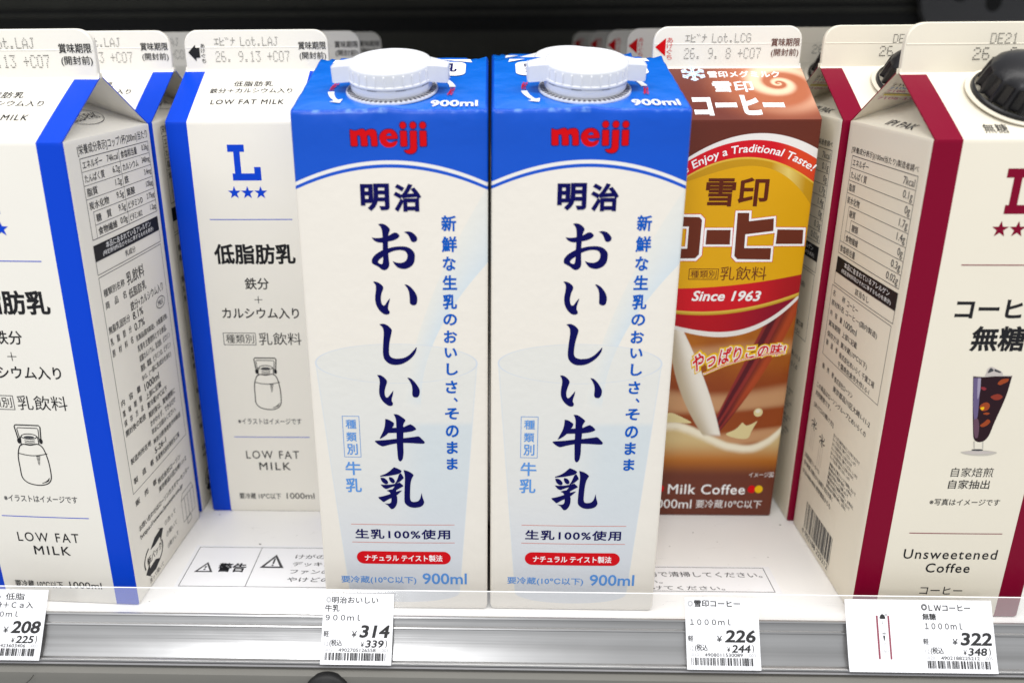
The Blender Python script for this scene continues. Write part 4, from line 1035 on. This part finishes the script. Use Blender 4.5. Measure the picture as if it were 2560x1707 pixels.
# brand lettering, traced
def A2(a, b_): return lambda q: (a[0] + a[1] * q[0] + a[2] * q[1], b_[0] + b_[1] * q[0] + b_[2] * q[1], *q[2:])
AM = A2((18.651, 0.015715, -0.000595), (210.3565, -5.7e-05, -0.015389))
LOGO = [[(178, 400, 1), (240, 422), (300, 430), (370, 410), (435, 390), (490, 398), (530, 440, 1), (580, 408), (650, 395), (715, 402), (760, 440), (780, 520), (790, 640), (797, 740), (782, 768), (690, 770), (665, 758), (660, 690), (650, 600), (630, 540), (595, 518), (565, 532), (555, 550), (564, 620), (573, 740), (558, 768), (455, 768), (432, 755), (426, 680), (418, 590), (405, 540), (370, 520), (340, 532), (330, 550), (335, 640), (345, 740), (333, 768), (225, 770), (200, 755), (192, 650), (182, 520)],
        [(1250, 605, 1), (1245, 540), (1200, 455), (1130, 405), (1050, 392), (960, 408), (890, 460), (850, 530), (845, 600), (862, 680), (910, 745), (980, 790), (1070, 802), (1160, 785), (1220, 740), (1245, 680), (1230, 655, 1), (1170, 675), (1110, 690), (1050, 680), (1005, 640), (985, 612, 1)],
        [(1322, 430), (1385, 430), (1440, 432), (1450, 445), (1460, 600), (1468, 755), (1455, 772), (1345, 775), (1328, 760), (1318, 600), (1310, 445)],
        [(1545, 430), (1610, 430), (1665, 432), (1677, 445), (1685, 700), (1690, 820), (1660, 900), (1600, 938), (1530, 945), (1450, 920), (1405, 870, 1), (1450, 865), (1500, 860), (1535, 835), (1546, 780), (1538, 600), (1532, 445)],
        [(1762, 430), (1825, 430), (1882, 432), (1894, 445), (1902, 600), (1908, 755), (1895, 770), (1785, 775), (1768, 760), (1758, 600), (1750, 445)]]
HOLE = [(985, 540, 1), (1010, 500), (1055, 475), (1100, 490), (1125, 540, 1)]
p = Print(m_front)
sh = [spline([AM(q) for q in l], 5) for l in LOGO]; ho = spline([AM(q) for q in HOLE], 5)
for x in (1368, 1595, 1815):
    cx, cz, *_ = AM((x, 304)); sh.append([(cx + 1.08 * math.cos(k * math.pi / 14), cz + 1.16 * math.sin(k * math.pi / 14)) for k in range(28)])
for l in sh: p.poly(expand(l, 0.30), NAVYLINE)
for i, l in enumerate(sh): p.poly(l, LOGORED)
p.poly(expand(ho, 0.02), NAVYLINE); p.poly(expand(ho, -0.2), SKYINK)
p.build('brand_lettering', MF)
AT = A2((19.3236, 0.030573, -0.001112), (173.4653, 1.8e-05, -0.031629)); AL = A2((17.0895, 0.031832, -0.001181), (129.7099, 0.000125, -0.034295)); AB = A2((15.1123, 0.029076, -0.001086), (96.1488, 0.000229, -0.032681))
p = Print(m_front)
def gly(T, l, hole=None): p.poly(spline([T(q) for q in l], 5), NAVY, [spline([T(q) for q in hole], 5)] if hole else ())
gly(AT, [(268, 255, 1), (300, 262), (345, 263), (400, 256), (470, 235), (510, 212), (545, 198), (580, 208), (603, 238), (580, 268), (530, 292), (470, 305), (400, 318), (345, 315), (305, 298), (280, 275)])
gly(AT, [(345, 100, 1), (385, 93), (430, 105), (470, 135), (488, 165), (478, 195), (468, 235), (465, 300), (466, 400), (472, 500), (480, 570), (472, 615), (445, 643), (415, 650), (385, 640), (350, 612), (310, 590), (275, 570), (265, 545), (272, 510), (300, 470), (340, 440), (400, 405, 1), (400, 300), (395, 200), (380, 140)],
    [(343, 548), (360, 520), (405, 488, 1), (404, 530), (395, 573), (375, 575), (352, 565)])
gly(AT, [(400, 408, 1), (470, 385), (540, 368), (630, 362), (700, 372), (750, 400), (785, 445), (790, 500), (780, 560), (745, 605), (690, 632), (640, 635), (585, 618), (545, 580), (520, 540, 1), (560, 555), (610, 562), (650, 555), (685, 530), (700, 490), (695, 450), (670, 420), (620, 408), (560, 412), (500, 430), (440, 460, 1), (400, 488, 1)])
gly(AT, [(655, 193, 1), (700, 184), (750, 195), (790, 225), (815, 260), (815, 290), (795, 308), (770, 313), (745, 300), (728, 265), (705, 225), (680, 205)])
gly(AT, [(278, 790, 1), (320, 793), (365, 815), (400, 850), (402, 885), (388, 920), (377, 970), (375, 1020), (385, 1065), (405, 1088), (425, 1080), (455, 1035), (487, 995, 1), (478, 1045), (465, 1095), (465, 1135), (482, 1165), (478, 1190), (450, 1202), (410, 1195), (365, 1160), (330, 1110), (308, 1050), (303, 980), (312, 900), (310, 835)])
gly(AT, [(665, 825, 1), (700, 830), (745, 860), (795, 920), (822, 980), (823, 1040), (810, 1075), (780, 1085), (748, 1075), (733, 1050), (730, 990), (722, 925), (700, 870)])
gly(AL, [(360, -52, 1), (410, -58), (465, -35), (508, 10), (508, 40), (495, 100), (480, 180), (475, 260), (480, 310), (500, 340), (545, 357), (600, 358), (660, 348), (720, 315), (770, 265), (808, 220, 1), (812, 228), (800, 280), (760, 340), (700, 390), (630, 425), (560, 435), (500, 428), (450, 400), (415, 355), (402, 290), (405, 180), (412, 80), (410, 20), (395, -20)])
gly(AL, [(328, 560, 1), (370, 562), (415, 590), (448, 630), (445, 665), (428, 720), (420, 770), (425, 815), (440, 838), (460, 835), (490, 800), (527, 750, 1), (522, 800), (508, 850), (508, 885), (522, 910), (515, 938), (485, 945), (450, 932), (405, 895), (370, 845), (353, 790), (353, 720), (360, 650), (352, 600)])
gly(AL, [(698, 590, 1), (740, 600), (790, 645), (830, 700), (852, 745), (850, 800), (830, 833), (805, 838), (775, 828), (762, 800), (762, 735), (755, 690), (730, 635)])
gly(AB, [(607, 75, 1), (660, 80), (715, 110), (770, 155), (760, 180), (742, 215), (740, 260), (742, 330), (742, 500), (745, 600), (735, 680), (718, 710), (700, 720), (682, 710), (668, 680), (660, 590), (652, 480), (648, 330), (645, 230), (640, 150), (625, 105)])
gly(AB, [(493, 140, 1), (540, 150), (585, 175), (613, 200), (605, 235), (588, 258), (560, 300), (530, 335), (490, 370), (440, 400), (413, 408, 1), (445, 345), (475, 280), (490, 210)])
gly(AB, [(570, 262, 1), (640, 258), (740, 250), (800, 225), (840, 212, 1), (880, 235), (918, 275), (905, 290), (850, 310), (740, 325), (640, 328), (525, 330, 1)])
gly(AB, [(348, 440), (400, 432), (500, 425), (650, 408), (750, 400), (900, 382), (955, 378), (1000, 415), (1037, 455), (1025, 475), (960, 475), (850, 468), (750, 465), (650, 472), (560, 488), (500, 503), (455, 512), (420, 500), (380, 475)])
gly(AB, [(612, 802, 1), (665, 822), (715, 852), (705, 878), (670, 897), (590, 915), (510, 928), (415, 935, 1), (420, 922), (480, 900), (540, 865), (585, 825)])
gly(AB, [(420, 950, 1), (470, 955), (510, 985), (528, 1015), (518, 1038), (490, 1040), (455, 1020), (430, 985)])
gly(AB, [(545, 940, 1), (585, 950), (615, 980), (622, 1010), (600, 1028), (570, 1015), (548, 985), (540, 955)])
gly(AB, [(708, 885, 1), (735, 925), (748, 955, 1), (700, 1000), (650, 1028), (620, 1040, 1), (650, 990), (672, 930), (685, 900)])
gly(AB, [(420, 1045, 1), (470, 1050), (560, 1047), (640, 1033), (690, 1018, 1), (742, 1062), (735, 1075), (690, 1100), (640, 1130), (600, 1150, 1), (585, 1125), (600, 1100), (622, 1072, 1), (590, 1078), (540, 1098), (500, 1110), (460, 1090)])
gly(AB, [(505, 1135, 1), (550, 1120), (600, 1115), (640, 1130), (640, 1180), (655, 1230), (655, 1300), (640, 1350), (610, 1390), (575, 1400), (550, 1380), (520, 1345), (475, 1318, 1), (520, 1322), (555, 1315), (572, 1290), (572, 1230), (560, 1175), (540, 1150)])
gly(AB, [(385, 1228, 1), (440, 1218), (520, 1195), (600, 1165), (680, 1138), (725, 1130, 1), (690, 1165), (650, 1200), (600, 1230), (540, 1255), (490, 1285), (460, 1298), (430, 1275), (400, 1250)])
gly(AB, [(745, 840, 1), (800, 855), (850, 880), (885, 912), (872, 940), (855, 980), (842, 1060), (838, 1200), (842, 1260), (860, 1290), (900, 1297), (950, 1285), (980, 1250), (1003, 1165, 1), (1012, 1220), (1035, 1285), (1038, 1310), (1015, 1350), (970, 1372), (900, 1380), (840, 1370), (790, 1340), (762, 1300), (758, 1200), (762, 1050), (765, 950), (758, 890)])
p.text('明', (23.8, 175.2, 34.3, 185.2), NAVY, 0.038); p.text('治', (35.8, 174.9, 45.9, 185.1), NAVY, 0.038)
p.build('title_lettering', MF)
p = Print(m_front)
for ch, bx in (('新', (52.9, 167.5, 58.4, 173.5)), ('鮮', (52.9, 159.7, 58.6, 165.7)), ('な', (53.2, 152.6, 58.1, 158.1)), ('生', (53.0, 145.2, 58.5, 150.9)), ('乳', (53.0, 137.5, 58.4, 143.5)), ('の', (53.1, 131.0, 58.3, 135.7)), ('お', (53.2, 123.9, 58.3, 129.0)), ('い', (53.4, 117.8, 58.2, 121.9)), ('し', (54.0, 110.5, 58.5, 115.5)), ('さ', (53.6, 102.8, 58.1, 108.2)), ('、', (56.6, 99.1, 58.3, 101.0)), ('そ', (53.1, 91.5, 58.6, 96.5)), ('の', (53.3, 83.6, 58.5, 89.0)), ('ま', (53.6, 76.2, 58.1, 81.8)), ('ま', (53.5, 69.0, 58.0, 74.3))):
    p.text(ch, bx, SKYINK, 0.03)
p.build('slogan_lettering', MF)
p = Print(m_front)
p.frame(12.0, 74.4, 18.9, 92.8, 0.2, PALEINK)
for ch, bx in (('種', (13.3, 87.2, 17.6, 91.2)), ('類', (13.25, 81.5, 17.5, 85.6)), ('別', (13.2, 75.5, 17.6, 80.5)), ('牛', (12.1, 66.2, 18.6, 72.4)), ('乳', (11.8, 58.2, 18.4, 64.8))): p.text(ch, bx, PALEINK, 0.016)
p.build('category_lettering', MF); p = Print(m_front)
p.rect(13.0, 42.85, 56.3, 43.05, SALMON); p.rect(13.0, 34.1, 56.3, 34.3, SALMON)
p.text('生乳100%使用', (14.5, 35.9, 54.4, 40.7), NAVY, 0.022, sp=1.15); p.build('purity_lettering', MF); p = Print(m_front)
p.text('要冷蔵(10℃以下)', (7.3, 13.1, 39.6, 17.2), PALEINK, 0.012); p.text('900ml', (42.3, 13.3, 61.2, 19.0), PALEINK, 0.016)
p.build('volume_lettering', MF)
p = Print(m_front); p.pill(14.6, 23.5, 54.5, 29.8, REDINK); p.text('ナチュラル テイスト製法', (18.0, 24.8, 51.0, 28.1), WHITEINK, 0.018); p.build('red_badge', MF)
p = Print(m_top, 0.30, 0.03)
p.text('900ml', (49.5, 2.3, 66.3, 8.6), WHITEINK, 0.02); p.build('top_volume_lettering', MF); p = Print(m_top, 0.30, 0.03)
p.pill(9.4, 37.0, 61.0, 54.8, WHITEINK, 4.0); p.build('top_label', MF); p = Print(m_top, 0.36, 0.03)
p.text('明', (12.9, 46.6, 17.2, 51.8), NAVY, 0.02); p.text('治', (12.9, 40.8, 17.2, 46.6), NAVY, 0.02); p.text('おいしい牛乳', (19, 41.5, 57.5, 53), NAVY, 0.03); p.build('top_lettering', MF)
for cx, a0, a1, sgn in ((34.3, 186, 212, 1), (34.3, 6, 32, 1)):
    p = Print(m_top, 0.30, 0.03)
    rr = 22.5
    q = [(cx + rr * math.cos(R(a0 + (a1 - a0) * k / 10)), 21 + rr * math.sin(R(a0 + (a1 - a0) * k / 10))) for k in range(11)]
    p.stroke(q, [2.4 - 0.10 * k for k in range(11)], WHITEINK)
    e = q[-1]; tx = -math.sin(R(a1)); tz = math.cos(R(a1))
    p.poly([(e[0] + tx * 3.2, e[1] + tz * 3.2), (e[0] - tz * 2.6, e[1] + tx * 2.6), (e[0] + tz * 2.6, e[1] - tx * 2.6)], WHITEINK)
    for k, ch in enumerate('OPEN'):
        a = R(a0 - 6 - k * 5.2); x = cx + rr * math.cos(a); z_ = 21 + rr * math.sin(a); p.text(ch, (x - .85, z_ - 1.1, x + .85, z_ + 1.1), REDINK, 0.02)
    p.build('opening_arrow', MF)
p = Print(m_top, 0.30, 0.03); p.poly([(6.6, 54.4), (13.5, 58.4), (7.2, 58.4)], WHITEINK); p.build('corner_patch', MF); p = Print(m_top, 0.30, 0.03); p.poly([(63.4, 54.2), (62.6, 58.4), (50.0, 58.4)], WHITEINK); p.build('corner_patch', MF)
screw_top(MF)
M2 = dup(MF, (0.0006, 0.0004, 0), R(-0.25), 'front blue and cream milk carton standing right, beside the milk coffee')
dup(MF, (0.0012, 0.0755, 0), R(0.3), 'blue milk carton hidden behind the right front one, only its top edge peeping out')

for ch in M2.children:
    if ch.name.startswith('screw_cap'): ch.rotation_euler = (MA, 0, R(1.5))

# ------------------------------------------------------------------ price tickets
G_T = 'price tickets in the rail'
def tag_fn(u, t, o):
    k = max(0.0, (t - 22) / 7) ** 2 * 0.4; y, z = rail(t, 1.5 + k + o); return (u, y, z)
def ticket(name, label, x, w, lines, price, taxed, code, stock, end, seed, dx=0.0, t0=0.4, t1=28.0, skew=0.0, loosen=0.0):
    root = thing(name, label, 'price tag', (x * MM, 0, 0), 0, G_T)
    hgt = t1 - t0
    def fn(u, z, o): t = t0 + (1 - z) * hgt; return tag_fn(u + skew * (1 - z), t, o + loosen * max(0, (u / w - .8)) * z)
    def paper(u, z, o):
        return fn(u, z, o)
    b = MB(); nx, ny = 12, 12; r = 1.0
    def edge(i, j):
        u = w * i / nx; z = j / ny
        return u, z
    rows_f = [[paper(*edge(i, j), 0.0) for i in range(nx + 1)] for j in range(ny + 1)]
    rows_b = [[paper(*edge(i, j), -0.25) for i in range(nx + 1)] for j in range(ny + 1)]
    b.quad_grid(rows_f, TAGPAPER); b.quad_grid(rows_b, TAGPAPER)
    b.quad_grid([rows_f[0], rows_b[0]], TAGPAPER); b.quad_grid([rows_f[-1], rows_b[-1]], TAGPAPER)
    b.quad_grid([[q[0] for q in rows_f], [q[0] for q in rows_b]], TAGPAPER); b.quad_grid([[q[-1] for q in rows_f], [q[-1] for q in rows_b]], TAGPAPER)
    b.build('card', root, smooth=60)
    def T(p, s, s0, t_0, s1, t_1, m=TAGINK, bold=0.0, shear=0.0, sp=1.0): p.text(s, (dx + s0 * 29.3, 1 - t_1, dx + s1 * 29.3, 1 - t_0), m, bold + 0.012 if bold < 0.02 else bold, shear, sp)
    p = Print(fn, 0.05, 0.006)
    for s, s0, a, s1, c, bd in lines: T(p, s, s0, a, s1, c, TAGFAINT if s == '◎' and seed in (3, 4) else TAGINK, bd)
    p.build('product_lettering', root)
    p = Print(fn, 0.05, 0.006)
    T(p, '軽', .025, .53, .10, .615); T(p, '¥', .42, .53, .495, .62, TAGINK, 0.0, 0.1); T(p, price, .525, .445, .95, .625, TAGINK, 0.032, 0.14)
    T(p, '12', .045, .68, .10, .74, TAGFAINT); T(p, '(税込', .115, .65, .29, .755, TAGINK, 0.005); T(p, '¥', .555, .685, .60, .755, TAGINK, 0.0, 0.1)
    T(p, taxed, .615, .655, .875, .762, TAGINK, 0.024, 0.14); T(p, ')', .895, .65, .92, .765)
    p.build('price_lettering', root)
    p = Print(fn, 0.05, 0.006)
    T(p, stock, .05, .775, .165, .82, TAGFAINT); T(p, code, .245, .773, .765, .822, TAGINK); T(p, end, .83, .775, .94, .82, TAGFAINT)
    p.barcode(dx + .06 * 29.3, 1 - .94, dx + .91 * 29.3, 1 - .835, TAGINK, seed, 34)
    p.build('barcode', root)
    return root
ticket('price_tag', 'white price ticket reading 208 at the left end of the rail', -212.4, 29.0, [('◎', .03, .05, .10, .14, 0), ('Lｂ 低脂', .14, .05, .66, .15, 0), ('乳鉄分＋Ｃａ入', .02, .17, .80, .27, .004), ('１０００ｍｌ', .03, .31, .60, .39, 0)], '208', '225', '4903423603406', '-015', '-003', 1, skew=-0.9)
ticket('price_tag', 'white price ticket reading 314 below the left blue milk carton', -67.9, 29.0, [('◎', .035, .05, .105, .135, 0), ('明治おいしい', .115, .045, .77, .145, .004), ('牛乳', .025, .16, .23, .26, .004), ('９００ｍｌ', .04, .30, .53, .385, .002)], '314', '339', '4902705126558', '-012', '-003', 3, skew=-0.6)
ticket('price_tag', 'white price ticket reading 226 below the milk coffee, one corner loose', 79.9, 29.4, [('◎', .035, .045, .11, .13, 0), ('雪印コーヒー', .125, .035, .76, .135, .012), ('１０００ｍｌ', .06, .30, .62, .385, .002)], '226', '244', '4908011530089', '-010', '-003', 4, skew=-0.2, loosen=2.0)
kt = ticket('price_tag', 'wide white price ticket reading 322 with a small carton photo on its left half', 144.3, 58.4, [('◎', .035, .055, .115, .145, 0), ('ＬＷコーヒー', .135, .065, .70, .15, .012), ('無糖', .04, .185, .225, .28, .012), ('１０００ｍｌ', .065, .315, .57, .405, .004)], '322', '348', '4902188225212', '-020', '-005', 7, dx=29.3, skew=-0.3)
def kfn(u, z, o): return tag_fn(u - 0.3 * (1 - z), 0.4 + (1 - z) * 27.6, o)
p = Print(kfn, 0.05, 0.006); K_ = 27.6
def kr(u0, t0, u1, t1, m): p.rect(u0, 1 - t1, u1, 1 - t0, m)
PINKW = mat('faded_wine_ink', (0.27, 0.07, 0.10), 0.6)
kr(12.0, .225, 12.75, .825, PINKW); kr(16.6, .225, 17.3, .825, PINKW)
p.poly([(13.5, .73), (13.5, .755), (13.9, .785), (14.6, .80), (15.3, .785), (15.7, .755), (15.7, .73)], TAGINK)
p.rect(15.6, .775, 16.6, .80, TAGFAINT); p.text('L', (14.3, .66, 14.9, .70), TAGINK); p.text('★★★', (14.1, .63, 15.3, .65), TAGFAINT)
p.text('コーヒー', (13.4, .548, 16.0, .562), TAGINK); p.text('無糖', (14.1, .515, 15.4, .54), TAGINK)
p.poly([(14.3, .50), (15.1, .50), (14.85, .43), (14.6, .43)], TAGINK); p.text('自家', (14.2, .375, 15.2, .40), TAGFAINT); p.text('Unsweetened', (13.3, .285, 16.2, .30), TAGINK); p.text('Coffee', (14.0, .262, 15.4, .278), TAGFAINT); p.text('コーヒー', (14.2, .215, 15.3, .225), TAGFAINT)
p.build('carton_photo', kt)

# ------------------------------------------------------------------ warning labels stuck to the deck
def z_fn(u, y, o): return (u, y, o)
G_W = 'warning labels on the deck'
wl = thing('warning_label', 'white warning label with two black triangle signs on the deck, left of the milk cartons', 'label', (0, 0, 0), 0, G_W)
b = MB(); b.box((-143, 12.4, 0.0), (-6, 45.0, 0.12), LABELFILM); b.build('label_sheet', wl)
p = Print(z_fn, 0.17, 0.01)
p.rect(-141.2, 43.3, -8, 43.6, GREYINK); p.rect(-141.2, 13.6, -8, 13.9, GREYINK); p.rect(-141.2, 13.9, -140.9, 43.3, GREYINK); p.rect(-110.7, 13.9, -110.4, 43.3, GREYINK)
p.build('label_border', wl)
def tri(p, x0, y0, x1, y1):
    xm = (x0 + x1) / 2
    p.poly([(x0, y0), (x1, y0), (xm, y1)], GREYINK); d = (x1 - x0) * .13
    p.poly([(x0 + d * 1.4, y0 + d * .75), (x1 - d * 1.4, y0 + d * .75), (xm, y1 - d * 1.5)], LABELFILM); p.rect(xm - .45, y0 + 3.1, xm + .45, y1 - 3.0, GREYINK); p.ell(xm, y0 + 2.0, .55, .55, GREYINK, 10)
p = Print(z_fn, 0.17, 0.01); tri(p, -137.6, 24.0, -128.8, 31.6); p.build('triangle_sign', wl)
p = Print(z_fn, 0.17, 0.01); tri(p, -107.7, 27.6, -96.3, 38.0); p.build('triangle_sign', wl)
p = Print(z_fn, 0.17, 0.01); p.text('警告', (-127.4, 24.2, -114.0, 31.0), BLACK, 0.03)
for k, s in enumerate(('けがの、感電のおそれがあります。', 'デッキパンを外すときは電源を切り', 'ファンの回転が止まってから', 'やけどのおそれがあります。')):
    n = len(s); p.text(s, (-92.6, 34.8 - k * 5.75, -92.6 + n * 4.9, 38.2 - k * 5.75), GREYINK, 0.006)
p.build('label_lettering', wl)
wr = thing('warning_label', 'white cleaning notice label without signs on the deck, before the milk coffee', 'label', (0, 0, 0), 0, G_W)
b = MB(); b.box((8, 12.8, 0.0), (130.8, 32.6, 0.12), LABELFILM); b.build('label_sheet', wr)
p = Print(z_fn, 0.17, 0.01); p.rect(10, 31.2, 127.8, 31.5, GREYINK); p.rect(10, 13.9, 127.8, 14.2, GREYINK); p.rect(127.5, 14.2, 127.8, 31.2, GREYINK); p.build('label_border', wr)
p = Print(z_fn, 0.17, 0.01); p.text('お手入れは水かぬるま湯で清掃してください。', (22, 24.2, 125.5, 28.0), GREYINK, 0.004); p.text('洗剤は使わないでください。', (14, 19.3, 79, 21.8), GREYINK, 0.0); p.text('部品は元どおり取り付けてください。', (22, 14.9, 106, 17.8), GREYINK, 0.004); p.build('label_lettering', wr)
# specks of dirt on the deck
p = Print(z_fn, 0.03, 0.003); rnd = random.Random(11)
for x, y, r in ((147.7, 67.2, .5), (102, 59.8, .35), (-112.5, 46.4, .55), (-140.8, 72.2, .4), (-150, 3, .35), (112, 52, .25), (133, 40, .3), (-120, 60, .22), (-96, 54, .2), (88, 48, .25)):
    p.poly([(x + r * rnd.uniform(.6, 1.8) * math.cos(k * .785), y + r * rnd.uniform(.5, 1.1) * math.sin(k * .785)) for k in range(8)], DIRT)
for k in range(26):
    x, y = rnd.choice((rnd.uniform(-140, -75), rnd.uniform(75, 150))), rnd.uniform(-4, 70); a = rnd.uniform(-.5, .5); l = rnd.uniform(3, 13)
    p.stroke([(x, y), (x + l * .5 * math.cos(a), y + l * .5 * math.sin(a) + .2), (x + l * math.cos(a), y + l * math.sin(a))], [.02, .10, .02], SCRATCH)
for k in range(40):
    x, y, r = rnd.choice((rnd.uniform(-142, -74), rnd.uniform(74, 150))), rnd.uniform(-5, 72), rnd.uniform(.06, .17); p.ell(x, y, r, r * .8, DIRT, 7)
d = p.build('dirt_specks', None); d['kind'] = 'stuff'; d['label'] = 'dark specks of dirt on the white deck'; d['category'] = 'dirt'

# ------------------------------------------------------------------ plug and hairs on the front lip
b = MB(); b.lathe([(9.8, 0), (9.8, 2.0), (9.2, 3.2), (7.5, 4.2), (4, 4.8), (0.02, 5.0)], RUBBER, 48)
pl = b.build('rubber_plug', None, smooth=50); pl.location = (-0.0655, -0.0294, -0.0185); pl.rotation_euler = (R(78), 0, 0)
tag(pl, 'round black rubber plug in the grey lip under the 314 ticket', 'plug')
def hair(name, pts, label):
    c = spline([(q[0], q[1]) for q in pts], 8)[: (len(pts) - 1) * 8 + 1]; b = MB(); rows = []
    for i, (x, z) in enumerate(c):
        a = c[max(0, i - 1)]; e = c[min(len(c) - 1, i + 1)]; l = math.hypot(e[0] - a[0], e[1] - a[1]) or 1; nx, nz = -(e[1] - a[1]) / l, (e[0] - a[0]) / l
        rows.append([(x + nx * .11 * math.cos(k * math.pi / 3), -29.75 + .11 * math.sin(k * math.pi / 3), z + nz * .11 * math.cos(k * math.pi / 3)) for k in range(6)])
    b.quad_grid(rows, HAIRM, closed=True); tag(b.build(name, None, smooth=80), label, 'hair', 'stray hairs on the lip')
hair('stray_hair', [(-186.5, -10.8), (-188.5, -13.5), (-194, -18), (-199, -22), (-203, -26)], 'dark stray hair running straight down the grey lip at far left')
hair('stray_hair', [(-204, -24.5), (-196, -21.0), (-188, -20.8), (-182, -24.0), (-178, -30)], 'dark stray hair curving in an arch low on the grey lip')
